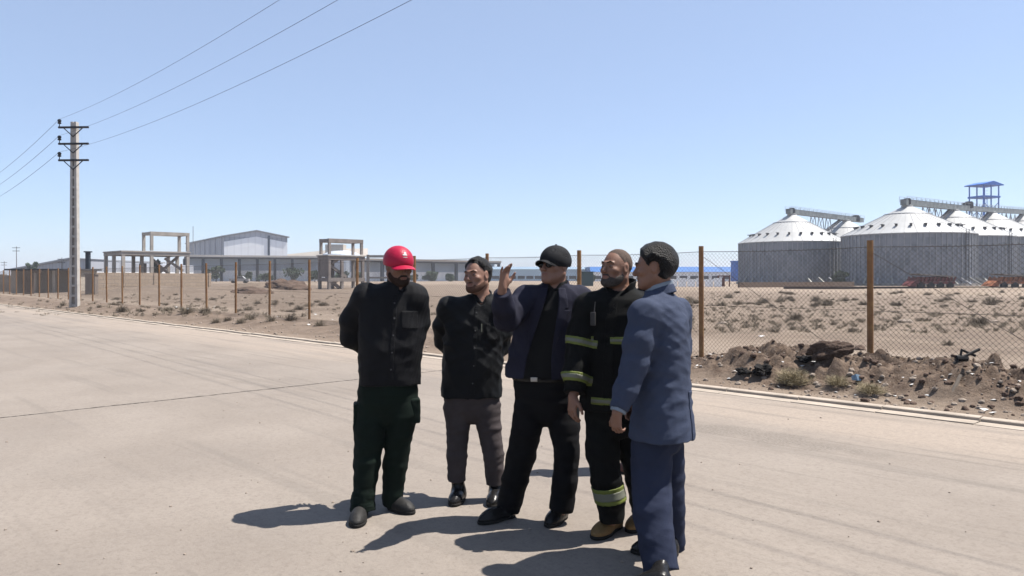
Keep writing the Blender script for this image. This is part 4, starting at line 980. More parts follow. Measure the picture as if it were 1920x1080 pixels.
def part(name, F, h, m, parent, amp=.012, mats=None, pick=None, lo=None, hi=None):
    vv, ff = polygonise(F, h, lo, hi, amp)
    if not len(ff): print('EMPTY', name); return None
    me_ = bpy.data.meshes.new(name); fast_mesh(me_, vv, ff); me_.materials.append(m)
    o = link(bpy.data.objects.new(name, me_), parent)
    top_ = parent
    while top_.parent is not None: top_ = top_.parent
    if parent is top_: o.matrix_parent_inverse = WM[top_.name].inverted()
    return o

# --- fabric creases
def folds(seed, amp, f=(14, 14, 22), mask=None):
    r = np.random.default_rng(seed); ws = [(A([r.normal() * f[0], r.normal() * f[1], r.normal() * f[2]]), A([r.normal() * 5, r.normal() * 5, r.normal() * 7]), r.uniform(0, 6.28), r.uniform(0, 6.28)) for _ in range(5)]
    def g(p, d):
        n = 0
        near = np.abs(d) < .08
        q = p[near]; n = np.zeros(len(q))
        for w, m_, a, b in ws: n += (1 - np.abs(np.sin(q @ w + 2.2 * np.sin(q @ m_ + b) + a)) * 1.5)
        n = n / 5; A_ = amp if mask is None else amp * mask(q)
        d = d.copy(); d[near] -= n * A_; return d
    return g

# --- heads
def Rot(yaw, pitch=0., roll=0.):
    """columns: across (person's right... image left when facing us), forward, up"""
    f = Vector((math.cos(yaw) * math.cos(pitch), math.sin(yaw) * math.cos(pitch), math.sin(pitch)))
    a = Vector((math.sin(yaw), -math.cos(yaw), 0)); u = a.cross(f)
    M = np.array([a[:], f[:], u[:]]).T
    if roll:
        c, s = math.cos(roll), math.sin(roll); M = M @ np.array([[c, 0, -s], [0, 1, 0], [s, 0, c]])
    return M
class Head:
    def __init__(s, o, yaw, pitch=0., roll=0., sc=1.0): s.o = A(o); s.M = Rot(yaw, pitch, roll); s.sc = sc
    def w(s, q): return s.o + s.M @ (A(q) * s.sc)
    def loc(s, p): return (p - s.o) @ s.M / s.sc
    def build(s, F):
        e = lambda c, r, k=.02, mode='u': ell(F, s.w(c), A(r) * s.sc, s.M, k, mode)
        c = lambda a, b, ra, rb, k=.02, mode='u': cone(F, s.w(a), s.w(b), ra * s.sc, rb * s.sc, k, mode=mode)
        e((0, -.018, .030), (.075, .094, .088)); e((0, .022, -.02), (.064, .068, .088), .03); e((0, .040, -.075), (.047, .042, .034), .03)
        c((-.055, -.01, -.055), (-.022, .062, -.095), .022, .018, .03); c((.055, -.01, -.055), (.022, .062, -.095), .022, .018, .03)
        e((0, .072, -.097), (.022, .018, .016), .02)
        c((0, .082, .016), (0, .108, -.028), .007, .0105, .012); e((0, .103, -.033), (.0155, .012, .009), None, .01) if False else e((0, .101, -.033), (.0165, .012, .009), .01)
        c((-.040, .078, .022), (-.008, .088, .020), .0075, .0075, .014); c((.040, .078, .022), (.008, .088, .020), .0075, .0075, .014)
        e((-.043, .060, -.022), (.020, .022, .016), .02); e((.043, .060, -.022), (.020, .022, .016), .02)
        e((-.031, .094, .002), (.015, .012, .009), .014, 's'); e((.031, .094, .002), (.015, .012, .009), .014, 's')
        e((-.031, .078, .001), (.0145, .0115, .010), .004); e((.031, .078, .001), (.0145, .0115, .010), .004)
        c((-.018, .086, -.058), (.018, .086, -.058), .0062, .0062, .008); c((-.015, .085, -.0685), (.015, .085, -.0685), .0068, .0068, .008)
        c((-.022, .094, -.0632), (.022, .094, -.0632), .0022, .0022, .004, 's')
        for sx in (-1, 1):
            e((sx * .076, -.006, -.004), (.010, .019, .030), .01); e((sx * .083, .0, .0), (.005, .010, .018), .008, 's')
    def skullfield(s, grow=0.0):
        F = Field(); g = grow
        ell(F, s.w((0, -.018, .030)), A((.075 + g, .094 + g, .088 + g)) * s.sc, s.M, .03); ell(F, s.w((0, .022, -.02)), A((.064 + g, .068 + g, .088 + g)) * s.sc, s.M, .03)
        ell(F, s.w((0, .040, -.075)), A((.047 + g, .042 + g, .034 + g)) * s.sc, s.M, .03); ell(F, s.w((0, .072, -.097)), A((.022 + g, .018 + g, .016 + g)) * s.sc, s.M, .02)
        for sx in (-1, 1): cone(F, s.w((sx * .055, -.01, -.055)), s.w((sx * .022, .062, -.095)), (.022 + g) * s.sc, (.018 + g) * s.sc, .03)
        return F
def regional(S, H, region, noise_amp, seed, freq=60, extra=None, fade=.004):
    """shell on the skull field where region(local)<0, fading out at its border"""
    F = Field(); F.lo = S.lo - .03; F.hi = S.hi + .03
    r = np.random.default_rng(seed); ws = [(r.normal(size=3) * freq, r.uniform(0, 6)) for _ in range(6)]
    def fn(p):
        q = H.loc(p); t = region(q); n = sum(np.sin(p @ w + a) for w, a in ws) / 6 * noise_amp; t = t + .004 * np.sin(q @ A([410, 130, 90]) + 3 * np.sin(q @ A([60, 170, 200])))
        return S(p) + np.clip(t, 0, None) * 1.2 + np.clip(t + .022, 0, .022) / .022 * fade - n
    F.add(fn, (F.lo + F.hi) / 2, np.abs(F.hi - F.lo).max() / 2 * 1.75, .001); F.ops[0] = (F.ops[0][0], F.ops[0][1], F.ops[0][2], .0001, 'u'); F.lo = S.lo - .03; F.hi = S.hi + .03
    return F
def lerpz(z, pts):
    return np.interp(z, [a for a, _ in pts], [b for _, b in pts])
HAIRLINE = [(-.10, -.09), (-.075, -.055), (-.045, -.030), (-.02, -.022), (.0, .0), (.02, .022), (.045, .034), (.062, .052), (.085, .066), (.10, .074), (.14, .2)]
def hair_region(shift=0., bald=0., front_bare=0.):
    def f(q):
        t = q[:, 1] - lerpz(q[:, 2], HAIRLINE) - shift
        ear = .033 - np.sqrt((q[:, 1] + .004) ** 2 + (q[:, 2] + .006) ** 2 * .6); t = np.maximum(t, ear)
        if front_bare: t = np.maximum(t, (q[:, 1] + .09 - (0.125 - q[:, 2]) * 0) * 0 + np.minimum(q[:, 1] + .02, front_bare - np.abs(q[:, 0]) + .35 * (.1 - q[:, 2])))
        return t
    return f
def beard_region(full=True, gap=True):
    def f(q):
        ax = np.abs(q[:, 0])
        top_ = np.interp(ax, [0, .02, .035, .05, .062, .075], [-.041, -.044, -.066, -.066, -.050, -.022]) if full else np.interp(ax, [0, .02, .03, .05], [-.040, -.042, -.060, -.095])
        t = q[:, 2] - top_; t = np.maximum(t, .0 - (q[:, 1] - (.004 if full else .045)))
        lip = .0085 - np.sqrt((q[:, 0] / 2.4) ** 2 + (q[:, 2] + .0635) ** 2)
        return np.maximum(t, lip) if gap else t
    return f

# --- hands
def hand(F, wrist, direc, normal, thumb_side, curl=.35, spread=.12, sc=1.0, curls=None):
    """normal points out of the palm; thumb_side +1/-1 along across = dir x normal"""
    w = Vector(wrist); d = Vector(direc).normalized(); n = Vector(normal); n = (n - d * n.dot(d)).normalized(); a = d.cross(n) * thumb_side   # towards thumb
    M = np.array([a[:], d[:], n[:]]).T; S_ = lambda v: A(w + a * v[0] * sc + d * v[1] * sc + n * v[2] * sc)
    ell(F, S_((0, .020, 0)), A((.028, .035, .021)) * sc, M, .02); ell(F, S_((.002, .055, 0)), A((.041, .046, .0165)) * sc, M, .015); ell(F, S_((.026, .038, .010)), A((.018, .032, .014)) * sc, M, .012)
    lens = (.072, .081, .075, .058)
    for i in range(4):
        x = .030 - .0205 * i; r = (.0092, .0095, .0090, .0080)[i] * sc; base = (x, .088 - .004 * abs(i - 1.2), 0.0)
        ang = (1.5 - i) * spread; c0 = (curls[i] if curls else curl + .07 * i); p = Vector(base); th = c0 * .5; L3 = [lens[i] * q for q in (.45, .31, .24)]
        prev = S_((x * .8, .06, 0)); cur = S_(p); cone(F, prev, cur, r * 1.05, r * 1.05, .006)
        for j in range(3):
            dv = Vector((math.sin(ang) * math.cos(th), math.cos(ang) * math.cos(th), math.sin(th))) * L3[j]; q = p + dv
            cone(F, S_(p), S_(q), r * (1 - .07 * j), r * (.93 - .08 * j), .0045); p = q; th += c0 * (1.0, .8, 0)[j]
    p = Vector((.022, .022, .004)); 
    for (dv, ra, rb) in ((Vector((.026, .026, .010)), .0135, .0115), (Vector((.017, .028, .006)), .0112, .0098), (Vector((.006, .024, .006)), .0098, .0082)):
        cone(F, S_(p), S_(p + dv), ra * sc, rb * sc, .006); p = p + dv

# --- shoes
def shoe(heel, toe, ankle, name, m_, parent, w=.046, high=.0, sole_m=None, shaft_r=.05, seed=0):
    heel = A(heel); toe = A(toe); heel[2] = toe[2] = 0; d = toe - heel; L_ = np.linalg.norm(d[:2]); d /= L_; a = A([-d[1], d[0], 0]); M = np.array([a, d, [0, 0, 1]]).T
    S_ = lambda v: heel + a * v[0] + d * v[1] + A([0, 0, v[2]])
    F = Field()
    ell(F, S_((0, L_ - .085, .030)), (w * 1.03, .088, .036), M, .03); ell(F, S_((0, L_ * .5, .045)), (w * .88, L_ * .34, .045), M, .04); ell(F, S_((0, .045, .040)), (w * .80, .052, .055), M, .04)
    an = A(ankle); cone(F, S_((0, .055, .05)), an, .043, shaft_r, .04)
    F.post.append(lambda p, dd: np.maximum(dd, .012 - p[:, 2])); F.post.append(folds(seed + 50, .0025, (40, 40, 40)))
    o = part(name, F, .005, m_, parent, lo=F.lo - .02)
    G2 = Field(); ell(G2, S_((0, L_ - .085, .012)), (w * 1.1, .092, .2), M, .03); ell(G2, S_((0, L_ * .5, .012)), (w * .92, L_ * .36, .2), M, .03); ell(G2, S_((0, .045, .012)), (w * .90, .053, .2), M, .03)
    G2.post.append(lambda p, dd: np.maximum(dd, np.abs(p[:, 2] - .011) - .0105))
    part('sole', G2, .005, sole_m or MAT_SOLE, o, lo=(G2.lo[0], G2.lo[1], -.02), hi=(G2.hi[0], G2.hi[1], .05))
    return o

def cloth(name, col, rough=.85, var=.12, sheen=.0, col2=None, spec=.12):
    m = mat(name, col, rough, var=max(var, .22) if col2 is None else var, scale=4.5, bump=.35, bscale=260, sheen=sheen, col2=col2, spec=spec); return m
SK = lambda name, c: mat(name, c, .55, var=.10, scale=18, bump=.15, bscale=120, spec=.35)
for_skin = dict(a=SK('skin_tan', (.36, .185, .12)), b=SK('skin_light', (.42, .225, .155)), c=SK('skin_brown', (.30, .15, .10)))
MAT_SOLE = mat('shoe_sole', (.03, .028, .026), .9); MAT_EYEW = mat('eye_white', (.34, .31, .29), .3, var=.03); MAT_IRIS = mat('iris_dark', (.03, .018, .012), .2, var=.1); MAT_LIP = mat('lips', (.40, .17, .14), .5, var=.1)
BLKHAIR = mat('black_hair', (.010, .009, .009), .55, var=.4, scale=60, bump=.9, bscale=150, spec=.25); GREYHAIR = mat('grey_stubble_hair', (.30, .225, .185), .9, var=.3, scale=110, bump=.6, bscale=200, spec=.1, col2=(.19, .14, .115)); DARKBEARD = mat('dark_beard', (.036, .024, .019), .9, var=.4, scale=80, bump=.6, bscale=200)

def chain(spec, grow=0., scale=1.0):
    out = []
    for (px, py, Y, hw) in spec: out.append((P(px, py, Y), hw / FPX * Y * scale + grow))
    return out
def add_chain(F, ch, k=.03, flat_end=False, r_add=0.):
    n = len(ch)
    for i in range(n - 1):
        (a, ra), (b, rb) = ch[i], ch[i + 1]; cone(F, a, b, ra + r_add, rb + r_add, k, flat=(flat_end and i == n - 2))
def lv(px, py, Y, w, d, yaw):
    p = P(px, py, Y); return (p.z, p.x, p.y, w, d, yaw)
def grown(levels, g): return [(z, x, y, w + g, d + g, yw) for (z, x, y, w, d, yw) in levels]

def eyes(H, parent, dark=False):
    for sx in (-1, 1):
        F = Field(); ell(F, H.w((sx * .031, .0795, .001)), A((.0125, .0112, .0048)) * H.sc, H.M, .001); e = part('eye', F, .0022, MAT_EYEW, parent)
        F = Field(); ell(F, H.w((sx * .031, .0875, .001)), A((.0055, .0042, .0044)) * H.sc, H.M, .001); part('iris', F, .0018, MAT_IRIS, e)
def brows(H, parent, m_, th=.0040):
    for sx in (-1, 1):
        F = Field(); cone(F, H.w((sx * .013, .0965, .0235)), H.w((sx * .034, .0905, .029)), th * H.sc, th * H.sc, .004); cone(F, H.w((sx * .034, .0905, .029)), H.w((sx * .050, .077, .022)), th * H.sc, th * .6 * H.sc, .004)
        part('eyebrow', F, .003, m_, parent)

def person(S):
    b = S['base']; T = thing('person', S['label'], 'person', (b[0], b[1], 0)); skin = S['skin']; hb = S.get('vox', .0045)
    H = Head(S['head'], S['head_yaw'], S.get('head_pitch', 0), S.get('head_roll', 0), S.get('head_sc', 1.0))
    # ---- body: one continuous skin from head to ankles
    F = Field(); H.build(F)
    nk = A(S['neck']); cone(F, H.w((0, -.030, -.045)), nk, .056 * H.sc, .062, .03)
    tl = S['torso']; stack(F, grown(tl, -.040), .03); hl = S['hips']; stack(F, grown([(z + .03, *r) for z, *r in hl], -.034), .03)
    for ch, nm in ((S['arm_a'], 'a'), (S['arm_b'], 'b')):
        c = chain(ch); c2 = [(q, max(.026, min(r * .66, .048 - .007 * i))) for i, (q, r) in enumerate(c)]; cone(F, nk - A((0, 0, .05)), c2[0][0], .06, c2[0][1], .05); add_chain(F, c2, .03)
    for nm in ('a', 'b'):
        hnd = S['hand_' + nm]; c = chain(S['arm_' + nm]); w_ = hnd.get('wrist', c[-1][0]); cone(F, c[-1][0], w_, .027, .024, .01); hand(F, w_, hnd['dir'], hnd['n'], hnd['thumb'], hnd.get('curl', .35), hnd.get('spread', .08), hnd.get('sc', 1.0), hnd.get('curls'))
    for nm in ('a', 'b'):
        c = chain(S['leg_' + nm]); c2 = [(q, min(r * .75, (.085, .066, .055, .040, .036)[min(i, 4)])) for i, (q, r) in enumerate(c)]; add_chain(F, c2, .03)
        hh = A(S['shoe_' + nm][0]); tt = A(S['shoe_' + nm][1]); dd_ = (tt - hh); dd_ /= np.linalg.norm(dd_); cone(F, c2[-1][0], hh + dd_ * .065 + A((0, 0, .055)), .030, .024, .01); cone(F, hh + dd_ * .065 + A((0, 0, .05)), hh + dd_ * .17 + A((0, 0, .035)), .024, .018, .01)
    body = part('body', F, hb, skin, T); S['_body'] = body
    # ---- face and hair
    for nm_, fn_ in S['head_parts']: fn_(H, body, T)
    # ---- lower clothes
    F = Field(); zb_ = min(hl); stack(F, list(hl) + [(zb_[0] - .045, zb_[1], zb_[2], .030, .055, zb_[5])], .05, pw=2.2)
    for nm in ('a', 'b'): add_chain(F, chain(S['leg_' + nm]), .014, flat_end=True)
    F.post.append(folds(S['seed'], S.get('tfold', .007), (9, 9, 26))); F.post.append(folds(S['seed'] + 5, .0035, (30, 30, 34))); 
    if 'trouser_ops' in S: S['trouser_ops'](F)
    tr = part('trousers', F, .007, S['trouser_m'], T)
    # ---- upper clothes
    F = Field(); stack(F, tl, .05, pw=2.25)
    for nm in ('a', 'b'):
        c = chain(S['arm_' + nm]); cone(F, Vector(nk) - Vector((0, 0, .055)), c[0][0], .055, c[0][1], .06); add_chain(F, c, .03, flat_end=True)
    F.post.append(folds(S['seed'] + 1, S.get('sfold', .008), (15, 15, 20))); F.post.append(folds(S['seed'] + 7, .0045, (32, 32, 30)))
    cut = S.get('neck_cut', .068); Fc = Field(); cone(Fc, H.w((0, -.02, -.05)), nk - A((0, 0, .03)), cut, cut * .93, .01)
    for a_, b_, ra, rb in S.get('vcut', []): cone(Fc, a_, b_, ra, rb, .01)
    def cutneck(p, d): return np.maximum(d, -Fc(p))
    F.post.append(cutneck)
    jacket_cut = S.get('open_front')
    if jacket_cut: F.post.append(lambda p, d: np.maximum(d, -jacket_cut(p)))
    up = part(S['upper_name'], F, .006, S['upper_m'], T)
    S['_upper'] = F; S['_H'] = H; S['_T'] = T; S['_up'] = up; S['_tr'] = tr
    # collar: a band that stands round the neck, open at the front
    cl = S.get('collar')
    if cl:
        cy, r0, h0, m_, tilt = cl['yaw'], cl['r'], cl['h'], cl['m'], cl.get('tilt', .18); fwd = A([math.cos(cy), math.sin(cy), 0]); acr = A([-fwd[1], fwd[0], 0]); o_ = nk + A((0, 0, cl.get('dz', .036)))
        K = Field()
        def fn(p):
            q = p - o_; f = q @ fwd; a = q @ acr; z = q[:, 2] + f * tilt * 2.0
            rr = np.sqrt((f / 1.08) ** 2 + a ** 2); R_ = r0 + z * cl.get('flare', -.15); d = np.abs(rr - R_) - .0055
            d = np.maximum(d, np.abs(z) - h0); op = np.where(f > 0, cl.get('gap', .02) + z * .9 - np.abs(a), -1); return np.maximum(d, op)
        K.add(fn, o_, r0 + h0 + .04, .005); part('collar', K, .0045, m_, up)
    for fn_ in S.get('extras', []): fn_(S)
    for nm in ('a', 'b'):
        h_, t_ = S['shoe_' + nm]; an = chain(S['leg_' + nm])[-1][0]; shoe(h_, t_, Vector((an.x, an.y, max(.09, S.get('shaft_z', .11)))), S.get('shoe_name', 'shoe'), S['shoe_m'], T, w=S.get('shoe_w', .046), sole_m=S.get('sole_m'), shaft_r=S.get('shaft_r', .045))
    return T
def patch(S, name, region, m_, parent, inner=-.004, outer=.005, h=.005, base=None, c=None, rad=.4):
    """a piece of cloth lying on the garment surface where region(p) < 0"""
    base = base or S['_upper']; F = Field(); c = A(c)
    def fn(p):
        d = base(p); return np.maximum(np.maximum(d - outer, -(d - inner)), region(p))
    F.add(fn, c, rad, .0001); return part(name, F, h, m_, parent)
HEAD = lambda px, py, Y: A(P(px, py, Y))
def hp_hair(m_, th, reg, noise=.003, seed=1, name='hair', h=.0045):
    def f(H, body, T): part(name, regional(H.skullfield(th), H, reg, noise, seed, fade=th * .8), h, m_, body)
    return (name, f)
def hp_eyes(brow): return ('eyes', lambda H, body, T: (eyes(H, body), brows(H, body, brow)))
def hp_eyesonly(): return ('eyes', lambda H, body, T: eyes(H, body))
def hp_moustache(m_, th=.0062):
    def f(H, body, T):
        F = Field()
        for sx in (-1, 1): cone(F, H.w((0, .0895, -.0515)), H.w((sx * .018, .0865, -.0535)), th * .8 * H.sc, th * H.sc, .004); cone(F, H.w((sx * .018, .0865, -.0535)), H.w((sx * .034, .073, -.070)), th * H.sc, th * .8 * H.sc, .004)
        F.post.append(folds(88, .0015, (120, 120, 40))); part('moustache', F, .003, m_, body)
    return ('moustache', f)
def hp_lips(): 
    def f(H, body, T):
        F = Field(); cone(F, H.w((-.017, .0895, -.0585)), H.w((.017, .0895, -.0585)), .0042, .0042, .003); cone(F, H.w((-.014, .0885, -.068)), H.w((.014, .0885, -.068)), .0045, .0045, .003); part('lips', F, .0028, MAT_LIP, body)
    return ('lips', f)
def capf(m_, dome=(.088, .107, .088), cz=.036, cut=.030, brim=(.074, .085), brim_y=.088, curve=5.0, tiltb=.0, name='cap', badge=None, hard=False, btn=False):
    def f(H, body, T):
        F = Field(); ell(F, H.w((0, -.015, cz)), A(dome), H.M, .01); 
        def post(p, d):
            q = H.loc(p); inner = Fi(p); return np.maximum(np.maximum(d, cut - .001 - curve * np.clip(q[:, 0] ** 2, 0, .0046) * (q[:, 1] > -.2) - q[:, 2]), -inner)
        Fi = Field(); ell(Fi, H.w((0, -.015, cz)), A(dome) - .006, H.M, .01); F.post.append(post)
        if not hard: F.post.append(folds(31, .002, (30, 30, 30)))
        c = part(name, F, .004, m_, body)
        B = Field()
        def fb(p):
            q = H.loc(p); y = q[:, 1] - brim_y + .03; x = q[:, 0]; r = np.sqrt((x / brim[0]) ** 2 + (y / brim[1]) ** 2); zc = cut + .004 - curve * x * x - tiltb * np.clip(q[:, 1] - .06, 0, None)
            d = np.maximum((r - 1) * brim[0], np.abs(q[:, 2] - zc) - .0035)
            yin = q[:, 1] + .015; inn = 1 - np.sqrt((x / (dome[0] - .004)) ** 2 + (yin / (dome[1] - .006)) ** 2)
            return np.maximum(np.maximum(d, inn * .08), .02 - q[:, 1])
        B.add(fb, H.w((0, brim_y - .02, cut)), .12, .0001); part('brim', B, .004, m_, c)
        if btn: F = Field(); ell(F, H.w((0, -.015, cz + dome[2])), (.008, .008, .004), H.M, .001); part('button', F, .003, m_, c)
        if badge:
            F = Field(); ell(F, H.w((0, -.015, cz)), A(dome) + .0022, H.M, .01); Fi2 = Field(); ell(Fi2, H.w((0, -.015, cz)), A(dome) - .001, H.M, .01)
            def post2(p, d):
                q = H.loc(p); x = q[:, 0] - badge[1]; z = q[:, 2] - badge[2]
                r1 = np.sqrt((x / .017) ** 2 + (z / .006) ** 2) - 1; r2 = np.sqrt(((x + .003) / .009) ** 2 + ((z - .009) / .009) ** 2) - 1; r3 = np.maximum(np.abs(x) - .015, np.abs(z + .014) - .0022) / .01
                g = np.minimum(np.minimum(r1, r2), r3) * .006; return np.maximum(np.maximum(np.maximum(d, -Fi2(p)), g), -(q[:, 1]))
            F.post.append(post2); part('emblem', F, .0024, badge[0], c)
    return (name, f)
def buttons(S, pts, m_, r=.006, parent=None):
    for p in pts: F = Field(); ell(F, p, (r, r, r), None, .001); part('button', F, .003, m_, parent or S['_up'])
# ------------------------------------------------------------ the six men
C_BLACK = cloth('black_shirt_cloth', (.0085, .009, .011), .7, col2=(.014, .015, .019)); C_BLACK2 = cloth('black_shirt_cotton', (.008, .0095, .012), .65, col2=(.014, .017, .021))
C_GREEN = cloth('dark_green_trouser_cloth', (.009, .020, .014)); C_TAUPE = cloth('taupe_trouser_cloth', (.105, .088, .090), .85)
C_NAVY = cloth('navy_blazer_cloth', (.030, .031, .056), .8); C_CHAR = cloth('charcoal_trouser_cloth', (.007, .007, .009), .8); C_INNER = cloth('black_inner_shirt', (.011, .012, .013), .8)
C_FIRE = cloth('black_fire_coat', (.007, .008, .008), .8); C_SUIT = cloth('blue_suit_cloth', (.080, .102, .170), .85, col2=(.092, .118, .195)); C_SUITT = cloth('shaded_suit_trouser_cloth', (.040, .052, .098), .85, col2=(.050, .064, .118)); C_SUITL = cloth('pale_blue_shirt_cloth', (.40, .48, .58), .8)  # trousers: darker copy of the suit cloth, shade on the legs painted in
C_CAP = cloth('black_cap_cloth', (.030, .031, .035), .8); M_REDCAP = mat('red_cap_plastic', (.66, .016, .075), .45, var=.10, scale=9, bump=.12, bscale=90); M_EMB = mat('white_emblem', (.85, .80, .80), .4, var=.02)
M_LEATHER = mat('black_leather', (.022, .021, .021), .25, var=.2, bump=.1, bscale=60); M_DUSTY = mat('dusty_leather', (.035, .034, .033), .6, var=.3, scale=14, bump=.2, bscale=60); M_TAN = mat('tan_boot_leather', (.36, .22, .09), .8, var=.25, scale=14, bump=.2)
M_LIME = mat('lime_reflective_tape', (.25, .30, .07), .6, var=.1); M_SILV = mat('silver_reflective_tape', (.27, .28, .22), .5, var=.1); M_RADIO = mat('radio_plastic', (.06, .06, .062), .6); M_LENS = mat('dark_lens', (.01, .01, .011), .12, var=.1); M_METAL = mat('buckle_metal', (.6, .6, .58), .3, metal=.8)
M_STUB = mat('short_stubble', (.17, .095, .068), .9, var=.2, scale=90, spec=.1)
M_BRBEARD = mat('dark_brown_beard', (.070, .042, .032), .9, var=.45, scale=100, bump=.8, bscale=200, spec=.1)
M_GREYB = mat('grey_beard_hair', (.26, .235, .22), .9, var=.3, scale=90, bump=.8, bscale=220, col2=(.10, .08, .07), spec=.1)
M_BROWNSH = mat('brown_red_shoe', (.20, .07, .045), .6, var=.2)

def zband(z0, z1, extra=None, tilt=(0, 0), c=(0, 0)):
    def r(p):
        z = p[:, 2] + tilt[0] * (p[:, 0] - c[0]) + tilt[1] * (p[:, 1] - c[1]); d = np.maximum(z0 - z, z - z1)
        return d if extra is None else np.maximum(d, extra(p))
    return r
def bandon(a, b, t0, t1, R_=.2):
    """band across a limb running a->b, between the fractions t0..t1"""
    a = A(a); b = A(b); ab = b - a; L_ = np.linalg.norm(ab)
    def r(p):
        t = ((p - a) @ ab) / (L_ * L_); q = p - a - t[:, None] * ab
        return np.maximum(np.maximum((t0 - t) * L_, (t - t1) * L_), np.sqrt((q ** 2).sum(1)) - R_)
    return r
def placket(S, cx, yaw, z0, z1, w=.016, m_=None, name='placket', off=0.):
    f = A([math.cos(yaw), math.sin(yaw), 0]); a = A([-f[1], f[0], 0]); c = A(S['torso'][len(S['torso']) // 2][1:3] + (0,)) if not isinstance(S['torso'], np.ndarray) else None
    Lz = A(sorted(S['torso'])); 
    def reg(p):
        x = np.interp(p[:, 2], Lz[:, 0], Lz[:, 1]); y = np.interp(p[:, 2], Lz[:, 0], Lz[:, 2]); q = p[:, :2] - np.stack([x, y], 1); aa = q @ a[:2] - off; ff = q @ f[:2]
        return np.maximum(np.maximum(np.abs(aa) - w, -ff), np.maximum(z0 - p[:, 2], p[:, 2] - z1))
    zc = (z0 + z1) / 2; return patch(S, name, reg, m_ or S['upper_m'], S['_up'], -.002, .0045, c=(np.interp(zc, Lz[:, 0], Lz[:, 1]), np.interp(zc, Lz[:, 0], Lz[:, 2]), zc), rad=.45)
M_BTN = mat('dark_button', (.10, .10, .11), .35)
def button_row(S, yaw, zs):
    Lz = A(sorted(S['torso'])); f = A([math.cos(yaw), math.sin(yaw), 0])
    for z in zs:
        c = A([np.interp(z, Lz[:, 0], Lz[:, 1]), np.interp(z, Lz[:, 0], Lz[:, 2]), z]); ts = np.linspace(.05, .25, 120); d = S['_upper'](c + ts[:, None] * f); k = int(np.argmax(d > 0)); F = Field(); ell(F, c + f * (ts[k] + .003), (.0065, .004, .0065), Rot(yaw), .001); part('button', F, .0025, M_BTN, S['_up'])
def pocket(S, px, py, Y, w, h, yaw, m_=None, name='chest_pocket', outer=.006):
    c = A(P(px, py, Y)); f = A([math.cos(yaw), math.sin(yaw), 0]); a = A([-f[1], f[0], 0])
    reg = lambda p: np.maximum(np.maximum(np.abs((p - c) @ a) - w, np.abs(p[:, 2] - c[2]) - h), -((p - c) @ f) - .10)
    return patch(S, name, reg, m_ or S['upper_m'], S['_up'], -.002, outer, c=c, rad=.2)

# ===== 1: red cap, black shirt, green cargo trousers
Y = 4.95; y1 = R(-78)
torso = [lv(748, 530, Y, .075, .065, y1), lv(741, 542, Y, .14, .085, y1), lv(738, 556, Y, .215, .105, y1), lv(738, 580, Y, .228, .125, y1), lv(736, 612, Y, .225, .14, y1), lv(733, 650, Y, .212, .158, y1), lv(731, 688, Y, .203, .150, y1), lv(731, 719, Y, .200, .143, y1)]
hips = [lv(730, 700, Y, .186, .122, y1), lv(728, 735, Y, .200, .128, y1), lv(726, 765, Y, .198, .12, y1), lv(722, 785, Y, .16, .10, y1)]
def p1_extra(S):
    Y = S['base'][1]; torso = S['torso']; hips = S['hips']
    placket(S, 0, y1, 0.90, 1.46, off=.0); T = S['_tr']; button_row(S, y1, (.97, 1.08, 1.19, 1.30, 1.40))
    for (px, py, Yp, sx) in ((672, 778, Y - .02, -1), (778, 768, Y, 1)):
        F = Field(); c = A(P(px, py, Yp)); M = Rot(y1); 
        def fb(p, c=c): q = np.abs((p - c) @ M) - A([.020, .055, .07]); return np.sqrt((np.maximum(q, 0) ** 2).sum(1)) + np.minimum(q.max(1), 0) - .012
        F.add(fb, c, .14, .01); F.post.append(folds(9, .003, (30, 30, 30))); part('cargo_pocket', F, .006, C_GREEN, T)
    pocket(S, 768, 600, Y - .1, .055, .06, y1)
    a = chain(S['leg_a'])[-1]; F = Field(); cone(F, a[0] + Vector((0, 0, .055)), a[0] - Vector((0, 0, .02)), a[1] + .006, a[1] + .014, .01, flat=True); F.post.append(folds(77, .008, (20, 20, 60))); part('trouser_cuff', F, .006, C_GREEN, T)
